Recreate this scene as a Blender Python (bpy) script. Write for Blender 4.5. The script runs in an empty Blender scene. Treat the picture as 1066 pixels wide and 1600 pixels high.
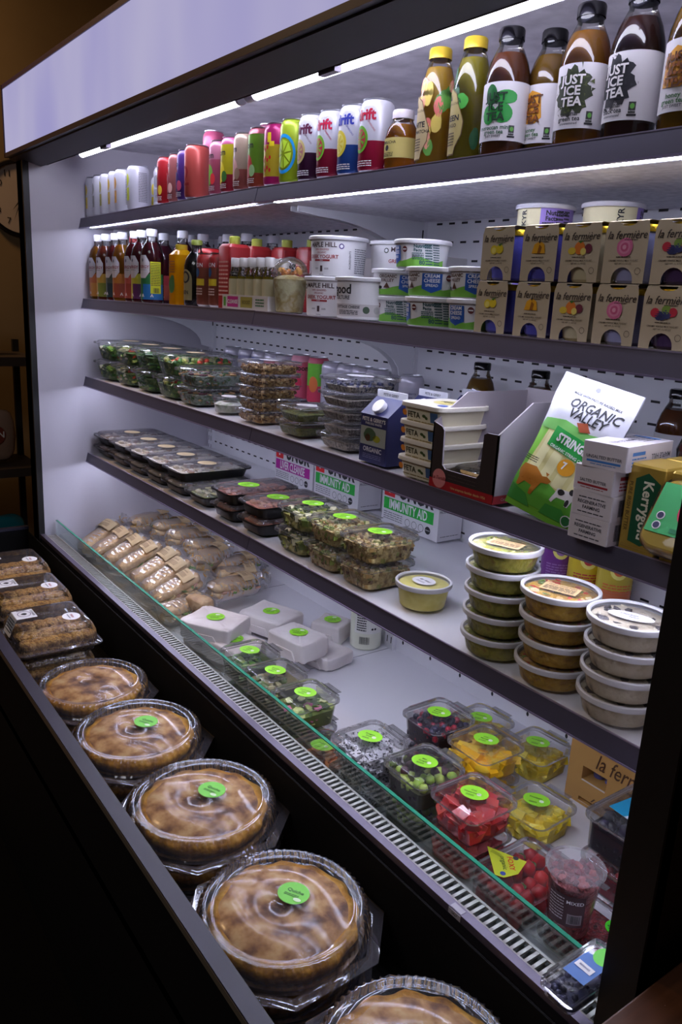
import bpy, bmesh, math, random
from mathutils import Vector, Matrix, noise
from mathutils.geometry import tessellate_polygon
PI = math.pi
random.seed(7)
SC = bpy.context.scene
COL = SC.collection

# ------------------------------------------------------------------ camera
FPX = 1239.26
RC = ((0.58227118, 0.23926605, -0.77698908), (0.81128736, -0.1090994, 0.57437805), (0.05266012, -0.9648052, -0.25763896))
CAM = Vector((0, -.95, 0))
cd = bpy.data.cameras.new('camera'); cam = bpy.data.objects.new('camera', cd); COL.objects.link(cam)
cd.sensor_fit = 'HORIZONTAL'; cd.sensor_width = 36; cd.lens = 36*FPX/1066; cd.clip_start = .02; cd.clip_end = 60
cam.matrix_world = Matrix(((RC[0][0], -RC[0][1], -RC[0][2], CAM.x), (RC[1][0], -RC[1][1], -RC[1][2], CAM.y), (RC[2][0], -RC[2][1], -RC[2][2], CAM.z), (0, 0, 0, 1)))
SC.camera = cam
SC.view_settings.view_transform = 'Standard'; SC.view_settings.look = 'None'
SC.view_settings.exposure = 0.38; SC.view_settings.gamma = 1; SC.view_settings.use_curve_mapping = False
SC.cycles.max_bounces = 10; SC.cycles.transparent_max_bounces = 40
SC.cycles.caustics_reflective = False; SC.cycles.caustics_refractive = False
SC.cycles.sample_clamp_indirect = 4
TUBE_E, STRIP_E, HEAD_E = 14.5, 31.0, .46
world = bpy.data.worlds.new('dim_room'); SC.world = world; world.use_nodes = True
world.node_tree.nodes['Background'].inputs[0].default_value = (1, .75, .5, 1)
world.node_tree.nodes['Background'].inputs[1].default_value = .012
def lamp(name, loc, size, energy, col, rot=(0, 0, 0)):
    l = bpy.data.lights.new(name, 'AREA'); l.size = size; l.energy = energy; l.color = col
    o = bpy.data.objects.new(name, l); o.location = loc; o.rotation_euler = rot; COL.objects.link(o); return o
lamp('added_fill_light', (-3.2, -.9, 1.45), .3, 11, (1, .62, .3))  # added unseen warm fill, placed to brighten the left wall
lamp('added_fill_light', (-.7, -2.2, 1.35), 1.3, 16, (.95, .93, 1))  # added unseen soft fill that brightens the fronts of the goods

def ray(x, y):
    v = (x-533, y-800, FPX)
    return Vector([sum(RC[i][k]*v[k] for k in range(3)) for i in range(3)])
def aY(x, y, Y): d = ray(x, y); return CAM + d*((Y-CAM.y)/d.y)
def aZ(x, y, Z): d = ray(x, y); return CAM + d*((Z-CAM.z)/d.z)
def xl(px, py, Y, r):
    d = ray(px, py); return aY(px, py, Y).x + r/(abs(d.y)/math.hypot(d.x, d.y))

# ------------------------------------------------------------------ materials
def lin(c): c /= 255; return c/12.92 if c <= .04045 else ((c+.055)/1.055)**2.4
def rgb(c): return (lin(c[0]), lin(c[1]), lin(c[2]), 1)
MATS = {}
def newmat(name):
    m = bpy.data.materials.new(name); m.use_nodes = True; nt = m.node_tree; nt.nodes.clear()
    out = nt.nodes.new('ShaderNodeOutputMaterial'); return m, nt, out
def M(c, rough=.5, metal=0, emit=0, name='paint', coat=0, spec=.5):
    k = (tuple(c), rough, metal, emit, name, coat, spec)
    if k in MATS: return MATS[k]
    m, nt, out = newmat(name); b = nt.nodes.new('ShaderNodeBsdfPrincipled')
    b.inputs['Base Color'].default_value = rgb(c); b.inputs['Roughness'].default_value = rough; b.inputs['Metallic'].default_value = metal
    b.inputs['Specular IOR Level'].default_value = spec; b.inputs['Coat Weight'].default_value = coat
    if emit: b.inputs['Emission Color'].default_value = rgb(c); b.inputs['Emission Strength'].default_value = emit
    nt.links.new(b.outputs[0], out.inputs[0]); MATS[k] = m; return m
def FOOD(name, cols, scale=60, rough=.5, bump=.5, kind='noise', detail=4, coat=0, dist=.006, contrast=1, sss=0):
    """mottled food surface: a colour ramp over object-space noise plus bump"""
    k = ('food', name)
    if k in MATS: return MATS[k]
    m, nt, out = newmat(name); N = nt.nodes.new; L = nt.links.new
    tc = N('ShaderNodeTexCoord'); b = N('ShaderNodeBsdfPrincipled')
    if kind == 'noise':
        t = N('ShaderNodeTexNoise'); t.inputs['Scale'].default_value = scale; t.inputs['Detail'].default_value = detail; fac = t.outputs['Fac']
    else:
        t = N('ShaderNodeTexVoronoi'); t.inputs['Scale'].default_value = scale
        sp = N('ShaderNodeSeparateColor'); L(t.outputs['Color'], sp.inputs[0]); fac = sp.outputs[0]
    L(tc.outputs['Object'], t.inputs['Vector'])
    r = N('ShaderNodeValToRGB'); r.color_ramp.interpolation = 'LINEAR' if kind == 'noise' else 'CONSTANT'
    e = r.color_ramp.elements; n = len(cols)
    lo, hi = (.5-.22/contrast, .5+.22/contrast) if kind == 'noise' else (0, 1-1/n)
    for i, c in enumerate(cols):
        p = lo+(hi-lo)*i/max(1, n-1)
        el = e[i] if i < 2 else e.new(p)
        el.position = p; el.color = rgb(c)
    L(fac, r.inputs[0]); L(r.outputs[0], b.inputs['Base Color'])
    bp = N('ShaderNodeBump'); bp.inputs['Strength'].default_value = bump; bp.inputs['Distance'].default_value = dist
    t2 = N('ShaderNodeTexNoise'); t2.inputs['Scale'].default_value = scale*2; L(tc.outputs['Object'], t2.inputs['Vector'])
    L(t2.outputs['Fac'] if kind == 'noise' else t.outputs['Distance'], bp.inputs['Height']); L(bp.outputs[0], b.inputs['Normal'])
    b.inputs['Roughness'].default_value = rough; b.inputs['Coat Weight'].default_value = coat
    L(b.outputs[0], out.inputs[0]); MATS[k] = m; return m
def CLEAR(name='clear_plastic', tint=(255, 255, 255), haze=.03, refl=1.0, rough=.06, crinkle=0, hazec=(235, 235, 245), ior=1.42):
    k = ('clear', name)
    if k in MATS: return MATS[k]
    m, nt, out = newmat(name); N = nt.nodes.new; L = nt.links.new
    tr = N('ShaderNodeBsdfTransparent'); tr.inputs[0].default_value = rgb(tint)
    df = N('ShaderNodeBsdfDiffuse'); df.inputs[0].default_value = rgb(hazec)
    tl = N('ShaderNodeBsdfTranslucent'); tl.inputs[0].default_value = rgb(hazec)
    dm = N('ShaderNodeMixShader'); dm.inputs[0].default_value = .5; L(df.outputs[0], dm.inputs[1]); L(tl.outputs[0], dm.inputs[2])
    gl = N('ShaderNodeBsdfGlossy'); gl.inputs['Roughness'].default_value = rough
    fr = N('ShaderNodeFresnel'); fr.inputs[0].default_value = ior
    mu = N('ShaderNodeMath'); mu.operation = 'MULTIPLY'; mu.inputs[1].default_value = refl*.6; L(fr.outputs[0], mu.inputs[0]); mu.use_clamp = True
    m1 = N('ShaderNodeMixShader'); m1.inputs[0].default_value = haze; L(tr.outputs[0], m1.inputs[1]); L(dm.outputs[0], m1.inputs[2])
    m2 = N('ShaderNodeMixShader'); L(mu.outputs[0], m2.inputs[0]); L(m1.outputs[0], m2.inputs[1]); L(gl.outputs[0], m2.inputs[2])
    if crinkle:
        tc = N('ShaderNodeTexCoord'); t = N('ShaderNodeTexVoronoi'); t.inputs['Scale'].default_value = crinkle; L(tc.outputs['Object'], t.inputs['Vector'])
        bp = N('ShaderNodeBump'); bp.inputs['Strength'].default_value = 1; bp.inputs['Distance'].default_value = .004
        L(t.outputs['Distance'], bp.inputs['Height']); L(bp.outputs[0], gl.inputs['Normal']); L(bp.outputs[0], fr.inputs['Normal'])
    L(m2.outputs[0], out.inputs[0]); MATS[k] = m; return m
WHITE = M((232, 232, 236), .45, name='white_plastic'); BLACK = M((10, 9, 10), .45, name='black_paint'); INK = M((30, 30, 36), .6, name='ink')
CASEW = M((226, 225, 232), .35, name='white_enamel'); RAIL = M((74, 70, 86), .42, .2, name='grey_shelf_rail')
GREENST = M((150, 225, 50), .5, name='green_sticker'); CLR = CLEAR(); CLR2 = CLEAR('clear_lid', haze=.05, refl=1.3, rough=.08); RIMM = CLEAR('clear_rim', haze=.10, refl=1.3, rough=.06, hazec=(240, 238, 246)); FOG = CLEAR('foggy_lid', haze=.32, refl=1.2, rough=.12, hazec=(205, 200, 210))
KRAFT = M((176, 140, 92), .7, name='kraft_paper'); PAPER = M((228, 222, 218), .75, name='white_paper')
SILVER = M((190, 190, 198), .3, .9, name='aluminium')

# ------------------------------------------------------------------ mesh builder
_TX = {}
def text_geo(s, bold, shear):
    k = (s, bold, shear)
    if k not in _TX:
        c = bpy.data.curves.new('t', 'FONT'); c.body = s; c.align_x = 'CENTER'; c.align_y = 'CENTER'; c.size = 1; c.offset = bold; c.shear = shear; c.resolution_u = 2
        o = bpy.data.objects.new('t', c); COL.objects.link(o); bpy.context.view_layer.update()
        me = o.evaluated_get(bpy.context.evaluated_depsgraph_get()).to_mesh()
        _TX[k] = ([(v.co.x, v.co.y) for v in me.vertices], [tuple(p.vertices) for p in me.polygons])
        o.to_mesh_clear(); bpy.data.objects.remove(o); bpy.data.curves.remove(c)
    return _TX[k]
def front(Y=0, x0=0, z0=0): return lambda x, y: (x0+x, Y, z0+y)            # faces -Y
def right(X=0, y0=0, z0=0): return lambda x, y: (X, y0+x, z0+y)            # faces +X
def top(Z=0, x0=0, y0=0, a=0):
    c, s = math.cos(a), math.sin(a); return lambda x, y: (x0+x*c-y*s, y0+x*s+y*c, Z)
def cyl(R, a0=0, z0=0, e=.0006):
    f = R if callable(R) else (lambda z: R)
    def g(x, y):
        r = f(z0+y)+e; a = a0+x/f(z0+y); return (r*math.sin(a), -r*math.cos(a), z0+y)
    g.curved = 1; return g
class MB:
    def __init__(s): s.v = []; s.f = []; s.mi = []; s.mats = []
    def m(s, mat):
        if mat not in s.mats: s.mats.append(mat)
        return s.mats.index(mat)
    def add(s, vs, fs, mat):
        o = len(s.v); s.v += [tuple(v) for v in vs]; i = s.m(mat)
        for f in fs: s.f.append(tuple(o+k for k in f)); s.mi.append(i)
        return s
    def box(s, a, b, mat, T=None):
        vs = [(x, y, z) for z in (a[2], b[2]) for y in (a[1], b[1]) for x in (a[0], b[0])]
        if T: vs = [tuple(T @ Vector(v)) for v in vs]
        return s.add(vs, [(0, 2, 3, 1), (4, 5, 7, 6), (0, 1, 5, 4), (2, 6, 7, 3), (0, 4, 6, 2), (1, 3, 7, 5)], mat)
    def loft(s, rings, mat, c0=True, c1=True, mats=None, closed=True):
        n = len(rings[0]); o = len(s.v)
        for r in rings: s.v += [tuple(p) for p in r]
        for i in range(len(rings)-1):
            k = s.m(mats[i] if mats else mat)
            for j in range(n if closed else n-1):
                q = (j+1) % n; s.f.append((o+i*n+j, o+i*n+q, o+(i+1)*n+q, o+(i+1)*n+j)); s.mi.append(k)
        if c0: s.f.append(tuple(o+j for j in reversed(range(n)))); s.mi.append(s.m(mats[0] if mats else mat))
        if c1: s.f.append(tuple(o+(len(rings)-1)*n+j for j in range(n))); s.mi.append(s.m(mats[-1] if mats else mat))
        return s
    def lathe(s, prof, mat, seg=28, c0=True, c1=True, mats=None, rid=0, nr=0, cx=0, cy=0):
        rings = []
        for p in prof:
            r, z = p[0], p[1]; a = p[2] if len(p) > 2 else 0
            rings.append([(cx+(r+a*math.cos(nr*2*PI*j/seg))*math.cos(2*PI*j/seg), cy+(r+a*math.cos(nr*2*PI*j/seg))*math.sin(2*PI*j/seg), z) for j in range(seg)])
        return s.loft(rings, mat, c0, c1, mats)
    def rr(s, specs, mat, n=5, c0=True, c1=True, mats=None, cx=0, cy=0):
        return s.loft([rrect(w, d, r, z, n, cx, cy) for w, d, r, z in specs], mat, c0, c1, mats)
    def patch(s, x0, x1, y0, y1, mp, mat, nx=1, ny=1):
        vs = [mp(x0+(x1-x0)*i/nx, y0+(y1-y0)*j/ny) for j in range(ny+1) for i in range(nx+1)]
        fs = [(j*(nx+1)+i, j*(nx+1)+i+1, (j+1)*(nx+1)+i+1, (j+1)*(nx+1)+i) for j in range(ny) for i in range(nx)]
        return s.add(vs, fs, mat)
    def disc(s, x, y, rx, ry, mp, mat, n=18, wob=0, r0=0):
        rings = [0, .5, 1] if not r0 else [r0, 1]
        vs = []; 
        for k in rings:
            for j in range(n):
                w = 1+wob*math.sin(j*7.3+x*900)*(.5+.5*math.cos(j*2.7))
                vs.append(mp(x+rx*k*w*math.cos(2*PI*j/n), y+ry*k*w*math.sin(2*PI*j/n)))
        fs = [(i*n+j, i*n+(j+1) % n, (i+1)*n+(j+1) % n, (i+1)*n+j) for i in range(len(rings)-1) for j in range(n)]
        return s.add(vs, fs, mat)
    def curved(s, v, f, mp, mat, mx=.007):
        v = [tuple(p) for p in v]; out = []; mid = {}
        def M_(a, b):
            k = (min(a, b), max(a, b))
            if k not in mid: v.append(((v[a][0]+v[b][0])/2, (v[a][1]+v[b][1])/2)); mid[k] = len(v)-1
            return mid[k]
        st = []
        for q in f: st += [(q[0], q[i], q[i+1]) for i in range(1, len(q)-1)]
        while st:
            a, b, c = st.pop(); L = [(math.dist(v[a], v[b]), a, b, c), (math.dist(v[b], v[c]), b, c, a), (math.dist(v[c], v[a]), c, a, b)]; m = max(L)
            if m[0] > mx and len(v) < 6000: k = M_(m[1], m[2]); st += [(m[1], k, m[3]), (k, m[2], m[3])]
            else: out.append((a, b, c))
        return s.add([mp(*p) for p in v], out, mat)
    def poly(s, pts, mp, mat):
        t = tessellate_polygon([[Vector((p[0], p[1], 0)) for p in pts]])
        if getattr(mp, 'curved', 0): return s.curved(pts, [tuple(x) for x in t], mp, mat)
        return s.add([mp(*p) for p in pts], [tuple(x) for x in t], mat)
    def text(s, txt, size, x, y, mp, mat, bold=0, shear=0, sx=1, rot=0):
        v, f = text_geo(txt, bold, shear); c, q = math.cos(rot), math.sin(rot)
        if size > .018 and getattr(mp, 'curved', 0): return s.curved([(x+size*(a*sx*c-b*q), y+size*(a*sx*q+b*c)) for a, b in v], f, mp, mat)
        return s.add([mp(x+size*(a*sx*c-b*q), y+size*(a*sx*q+b*c)) for a, b in v], f, mat)
    def lines(s, x0, x1, y0, y1, n, mp, mat, fill=.45, seed=0, nx=3):
        """rows of small print too small to read"""
        R = random.Random(seed); h = (y1-y0)/n
        for i in range(n):
            y = y1-(i+.75)*h; x = x0
            while x < x1-.0008:
                w = min((x1-x0)*R.uniform(.08, .25), x1-x)
                s.patch(x, x+w*.85, y, y+h*fill, mp, mat, 1, 1); x += w
        return s
    def bars(s, x0, x1, y0, y1, mp, mat, seed=0):
        R = random.Random(seed); x = x0
        while x < x1:
            w = R.choice((.0004, .0007, .0011)); s.patch(x, min(x+w, x1), y0, y1, mp, mat); x += w+R.choice((.0005, .0008))
        return s
    def tube(s, pts, r, mat, seg=6, caps=True):
        pts = [Vector(p) for p in pts]; rings = []; rs = r if isinstance(r, (list, tuple)) else [r]*len(pts)
        for i, p in enumerate(pts):
            t = (pts[min(i+1, len(pts)-1)]-pts[max(i-1, 0)]).normalized()
            a = t.cross(Vector((0, 0, 1)) if abs(t.z) < .9 else Vector((1, 0, 0))).normalized(); b = t.cross(a)
            rings.append([p+(a*math.cos(2*PI*j/seg)+b*math.sin(2*PI*j/seg))*rs[i] for j in range(seg)])
        return s.loft(rings, mat, caps, caps)
    def blob(s, c, r, mat, sub=1, jit=.15, sq=(1, 1, 1), R=random):
        bm = bmesh.new(); bmesh.ops.create_icosphere(bm, subdivisions=sub, radius=1)
        rot = Matrix.Rotation(R.uniform(0, 6.3), 3, 'Z') @ Matrix.Rotation(R.uniform(-.6, .6), 3, 'X')
        vs = []
        for v in bm.verts:
            q = v.co*(1+R.uniform(-jit, jit)); q = rot @ Vector((q.x*sq[0], q.y*sq[1], q.z*sq[2])); vs.append((c[0]+q.x*r, c[1]+q.y*r, c[2]+q.z*r))
        fs = [tuple(v.index for v in f.verts) for f in bm.faces]; bm.free(); return s.add(vs, fs, mat)
    def chunk(s, c, sz, mat, R=random, rot=None):
        T = Matrix.Translation(c) @ (rot or (Matrix.Rotation(R.uniform(0, 6.3), 4, 'Z') @ Matrix.Rotation(R.uniform(-.7, .7), 4, 'X')))
        j = lambda: R.uniform(.75, 1.1)
        a, b, d = sz[0]/2, sz[1]/2, sz[2]/2
        vs = [tuple(T @ Vector((x*a*j(), y*b*j(), z*d*j()))) for z in (-1, 1) for y in (-1, 1) for x in (-1, 1)]
        return s.add(vs, [(0, 2, 3, 1), (4, 5, 7, 6), (0, 1, 5, 4), (2, 6, 7, 3), (0, 4, 6, 2), (1, 3, 7, 5)], mat)
    def build(s, name, parent=None, smooth=35, loc=None, bevel=0, sub=0):
        me = bpy.data.meshes.new(name); me.from_pydata(s.v, [], s.f)
        for m in s.mats: me.materials.append(m)
        me.polygons.foreach_set('material_index', s.mi); me.update()
        if smooth: me.shade_smooth(); me.set_sharp_from_angle(angle=math.radians(smooth))
        o = bpy.data.objects.new(name, me); COL.objects.link(o)
        if parent: o.parent = parent
        if loc: o.location = loc
        if bevel:
            b = o.modifiers.new('bevel', 'BEVEL'); b.width = bevel; b.segments = 2; b.limit_method = 'ANGLE'; b.angle_limit = .6
        if sub:
            b = o.modifiers.new('sub', 'SUBSURF'); b.levels = sub; b.render_levels = sub
        return o
def rrect(w, d, r, z, n=5, cx=0, cy=0):
    r = min(r, w/2-1e-5, d/2-1e-5); o = []
    for qx, qy, a0 in ((1, 1, 0), (-1, 1, PI/2), (-1, -1, PI), (1, -1, 1.5*PI)):
        for k in range(n):
            a = a0+PI/2*k/(n-1); o.append((cx+qx*(w/2-r)+r*math.cos(a), cy+qy*(d/2-r)+r*math.sin(a), z))
    return o
def tag(o, label, cat, group=None, kind=None):
    o['label'] = label; o['category'] = cat
    if group: o['group'] = group
    if kind: o['kind'] = kind
    return o
def struct(o): o['kind'] = 'structure'; return o
def empty(name, loc, rz=0, rx=0, ry=0):
    o = bpy.data.objects.new(name, None); COL.objects.link(o); o.empty_display_size = .02
    o.location = loc; o.rotation_euler = (rx, ry, rz); return o
def copy_tree(o, parent):
    c = o.copy(); COL.objects.link(c); c.parent = parent
    for k in list(o.children): copy_tree(k, c)
PROTO = {}
def put(key, name, build, loc, label, cat, group=None, rz=0, rx=0, ry=0, sc=None):
    """place a thing built once by build(root) and copied part by part afterwards"""
    r = empty(name, loc, rz, rx, ry)
    if key in PROTO:
        for k in list(PROTO[key].children): copy_tree(k, r)
    else:
        build(r); PROTO[key] = r
    if sc: r.scale = sc if isinstance(sc, tuple) else (sc, sc, sc)
    return tag(r, label, cat, group)

# ------------------------------------------------------------------ levels of the case
XL, XJ, XR = -2.8875, -1.668, -.435
BACK = .50
SH = {1: ((XL, .225), (XJ, .2365), (XJ+.001, .2355), (XR, .227)), 2: ((XL, -.042), (XJ, -.034), (XJ+.001, -.0345), (XR, -.0425)),
      3: ((XL, -.314), (XJ, -.309), (XJ+.001, -.309), (XR, -.3155)), 4: ((XL, -.594), (XJ, -.587), (XJ+.001, -.587), (XR, -.590))}
def zs(i, x):
    p = SH[i]; a, b = (p[0], p[1]) if x < XJ else (p[2], p[3])
    return a[1]+(b[1]-a[1])*(x-a[0])/(b[0]-a[0])
DECK, SILL, BINF = -1.0, -.889, -1.071
# ================================================================== STRUCTURE
def noisy(name, c1, c2, scale, rough=.6, stretch=(1, 1, 1), bump=.1, metal=0):
    m, nt, out = newmat(name); N = nt.nodes.new; L = nt.links.new
    tc = N('ShaderNodeTexCoord'); mp = N('ShaderNodeMapping'); mp.inputs['Scale'].default_value = stretch
    t = N('ShaderNodeTexNoise'); t.inputs['Scale'].default_value = scale; t.inputs['Detail'].default_value = 6
    r = N('ShaderNodeValToRGB'); r.color_ramp.elements[0].color = rgb(c1); r.color_ramp.elements[1].color = rgb(c2)
    r.color_ramp.elements[0].position = .3; r.color_ramp.elements[1].position = .7
    b = N('ShaderNodeBsdfPrincipled'); b.inputs['Roughness'].default_value = rough; b.inputs['Metallic'].default_value = metal
    bp = N('ShaderNodeBump'); bp.inputs['Strength'].default_value = bump; bp.inputs['Distance'].default_value = .003
    L(tc.outputs['Object'], mp.inputs[0]); L(mp.outputs[0], t.inputs['Vector']); L(t.outputs['Fac'], r.inputs[0]); L(r.outputs[0], b.inputs['Base Color'])
    L(t.outputs['Fac'], bp.inputs['Height']); L(bp.outputs[0], b.inputs['Normal']); L(b.outputs[0], out.inputs[0]); return m
WALLM = noisy('tan_wall', (120, 98, 68), (132, 110, 78), 3, .8)
WOODF = noisy('dark_wood_floor', (70, 42, 18), (104, 66, 30), 5, .5, (1, 9, 1))
WOODC = noisy('dark_walnut', (58, 34, 22), (96, 58, 36), 6, .45, (9, 1.2, 1))
CEILM = noisy('ceiling_tiles', (100, 82, 58), (114, 94, 66), 4, .9)
struct(MB().box((-3.85, -3, -1.55), (-3.75, 1.6, 1.75), WALLM).build('wall_left'))
struct(MB().box((-3.75, .62, -1.55), (1.6, .72, 1.75), WALLM).build('wall_back'))
w_ = MB().box((-3.75, -3, -1.65), (1.6, .62, -1.55), WOODF)
for k in range(12): w_.box((-3.75, -3+k*.3, -1.55), (1.6, -2.996+k*.3, -1.5485), BLACK)
struct(w_.build('floor'))
w_ = MB().box((-3.75, -3, 1.65), (1.6, .62, 1.75), CEILM)
for k in range(9): w_.box((-3.75+k*.6, -3, 1.638), (-3.72+k*.6, .62, 1.65), M((60, 50, 38), .8))
struct(w_.build('ceiling'))
tag(MB().rr([(2.55, .9, .03, -1.55), (2.55, .9, .03, -1.540)], M((5, 4, 4), .95, spec=.1, name='black_rubber')).build('floor_mat', loc=(-1.0, -.82, 0)), 'black rubber floor mat in front of the refrigerated case', 'mat')
# ---- the refrigerated display case: one thing with its parts
CASE = tag(empty('refrigerated_display_case', (-1.66, 0, -1.55)), 'long open refrigerated display case with lit white interior and black frame', 'refrigerator')
CASE_O = Vector((1.66, 0, 1.55))
def cpart(mb, name, **k):
    o = mb.build(name, CASE, **k); o.location = CASE_O; return o
GRIME = noisy('white_enamel_panel', (216, 215, 222), (234, 233, 239), 2.5, .38, (1, 1, .4), .03)
SLOT = M((26, 24, 30), .7, name='slot_dark'); LINE = M((150, 148, 158), .5, name='seam_grey')
cpart(MB().box((XL-.012, -.165, -1.5), (XL, .53, .60), noisy('dimmed_panel_enamel', (176, 172, 184), (194, 190, 200), 2.5, .42, (1, 1, .4), .03)), 'side_panel')  # left panel: same white enamel, weaker light put into a darker colour
b = MB().box((XL-.07, -.185, -1.5), (XL-.012, .53, .405), BLACK); b.box((XL-.07, -.185, -1.5), (XL+.001, -.165, .405), BLACK)
b.box((XL-.07, -.165, .405), (XL-.012, .53, .60), BLACK); cpart(b, 'end_frame')
b = MB().box((XR, -.165, -1.5), (XR+.012, .53, .60), GRIME); cpart(b, 'side_panel')
b = MB().box((XR+.012, -.185, -1.5), (XR+.045, .53, .60), BLACK); b.box((XR-.001, -.19, -1.5), (XR+.045, -.165, .60), BLACK); cpart(b, 'end_frame')
# perforated back wall
b = MB().box((XL, BACK, DECK-.02), (XR, BACK+.03, .475), GRIME)
for k in range(20):
    z = -.115+.0455*k-.0455*9
    z = -.118+(k-10)*.0455
    if z > .44: continue
    for i in range(62):
        x = XL+.055+i*.0455
        if min(abs(x-XJ), abs(x-XL), abs(x-(XJ-1.22))) < .028 or x > XR-.02: continue
        b.patch(-.0105, .0105, -.0025, .0025, front(BACK-.0006, x, z), SLOT)
cpart(b, 'back_panel', smooth=0)
for xu in (XL+.03, XJ, XR-.03):
    b = MB().box((xu-.019, BACK-.012, DECK), (xu+.019, BACK, .468), CASEW)
    for k in range(42):
        z = DECK+.03+k*.034
        for s_ in (-.009, .009): b.patch(-.0018, .0018, -.010, .010, front(BACK-.0125, xu+s_, z), SLOT)
    cpart(b, 'upright', smooth=0)
CEILG = noisy('brushed_ceiling_steel', (170, 166, 176), (226, 222, 230), 14, .5, (1, 1, 1), .25, .0)
# ceiling of the case, honeycomb air grille, canopy
cpart(MB().loft([[(x, -.012, .456), (x, BACK+.03, .474), (x, BACK+.03, .50), (x, -.012, .50)] for x in (XL, XR)], CEILG), 'case_ceiling')
HONEY, nt, out = newmat('honeycomb_grille'); N = nt.nodes.new; L = nt.links.new
tc = N('ShaderNodeTexCoord'); v = N('ShaderNodeTexVoronoi'); v.inputs['Scale'].default_value = 190; v.inputs['Randomness'].default_value = 0
r = N('ShaderNodeValToRGB'); r.color_ramp.elements[0].color = rgb((26, 24, 38)); r.color_ramp.elements[1].color = rgb((130, 124, 160)); r.color_ramp.elements[0].position = .35; r.color_ramp.elements[1].position = .6
pb = N('ShaderNodeBsdfPrincipled'); pb.inputs['Roughness'].default_value = .5
L(tc.outputs['Object'], v.inputs['Vector']); L(v.outputs['Distance'], r.inputs[0]); L(r.outputs[0], pb.inputs['Base Color']); L(pb.outputs[0], out.inputs[0])
b = MB(); b.loft([[(x, -.100, .388), (x, -.012, .438), (x, -.012, .458), (x, -.100, .458)] for x in (XL+.04, XR)], HONEY); cpart(b, 'air_grille', smooth=0)
DGREY = M((44, 40, 50), .5, name='dark_grey_metal')
b = MB(); b.loft([[(x, -.205, .392), (x, -.125, .374), (x, -.100, .386), (x, -.100, .46), (x, -.205, .46)] for x in (XL-.075, XR+.04)], DGREY)
b.loft([[(x, -.106, .380), (x, -.098, .3835), (x, -.098, .3875), (x, -.106, .384)] for x in (XL, XR)], M((130, 124, 140), .4, .5, name='lip_metal'))
for x in (-2.36, -1.27): b.box((x, -.112, .372), (x+.05, -.098, .384), M((120, 114, 130), .4, .6)); 
cpart(b, 'canopy_lip', smooth=0)
b = MB().box((XL-.075, -.101, .505), (XR+.04, .53, .62), M((20, 18, 24), .5, name='canopy_black')); b.box((XL-.075, -.205, .44), (XR+.04, -.101, .62), M((20, 18, 24), .5, name='canopy_black'))
b.box((XL-.08, -.219, .396), (XR+.04, -.205, .409), M((38, 30, 50), .4)); b.box((XL-.08, -.219, .600), (XR+.04, -.205, .613), M((38, 24, 78), .4))
b.box((XL-.08, -.219, .396), (XL-.072, -.205, .613), M((38, 28, 60), .4)); cpart(b, 'canopy', smooth=0)
SIGN, nt, out = newmat('backlit_sign'); N = nt.nodes.new; L = nt.links.new
em = N('ShaderNodeEmission'); em.inputs[1].default_value = HEAD_E; tc = N('ShaderNodeTexCoord'); mp = N('ShaderNodeMapping'); mp.inputs['Scale'].default_value = (1.6, 1, .6)
t = N('ShaderNodeTexNoise'); t.inputs['Scale'].default_value = 2; r = N('ShaderNodeValToRGB'); r.color_ramp.elements[0].color = rgb((196, 190, 248)); r.color_ramp.elements[1].color = rgb((222, 216, 255)); r.color_ramp.elements[0].position = .35; r.color_ramp.elements[1].position = .65
L(tc.outputs['Object'], mp.inputs[0]); L(mp.outputs[0], t.inputs['Vector']); L(t.outputs['Fac'], r.inputs[0]); L(r.outputs[0], em.inputs[0]); L(em.outputs[0], out.inputs[0])
cpart(MB().box((XL-.072, -.216, .409), (XR+.04, -.206, .600), SIGN), 'lit_header_panel', smooth=0)
# light tubes under the canopy
TUBEM = M((234, 234, 255), .4, emit=TUBE_E, name='light_tube_glow'); TUBC = M((225, 225, 235), .4, name='tube_cap')
for x0, x1 in ((-2.775, -1.680), (-1.650, -.60)):
    o = cpart(MB().tube([(x0+.02, -.030, .4140), (x1-.02, -.030, .4140)], .0125, TUBEM, 14), 'light_tube')
    for x in (x0, x1): MB().tube([(x-.012, -.030, .4140), (x+.022 if x == x0 else x-.022, -.030, .4140)], .0132, TUBC, 14).build('tube_socket', o)
    for x in (x0+.08, x1-.10): MB().box((x-.004, -.0455, .410), (x+.004, -.0145, .432), TUBC).build('tube_clip', o)
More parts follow.
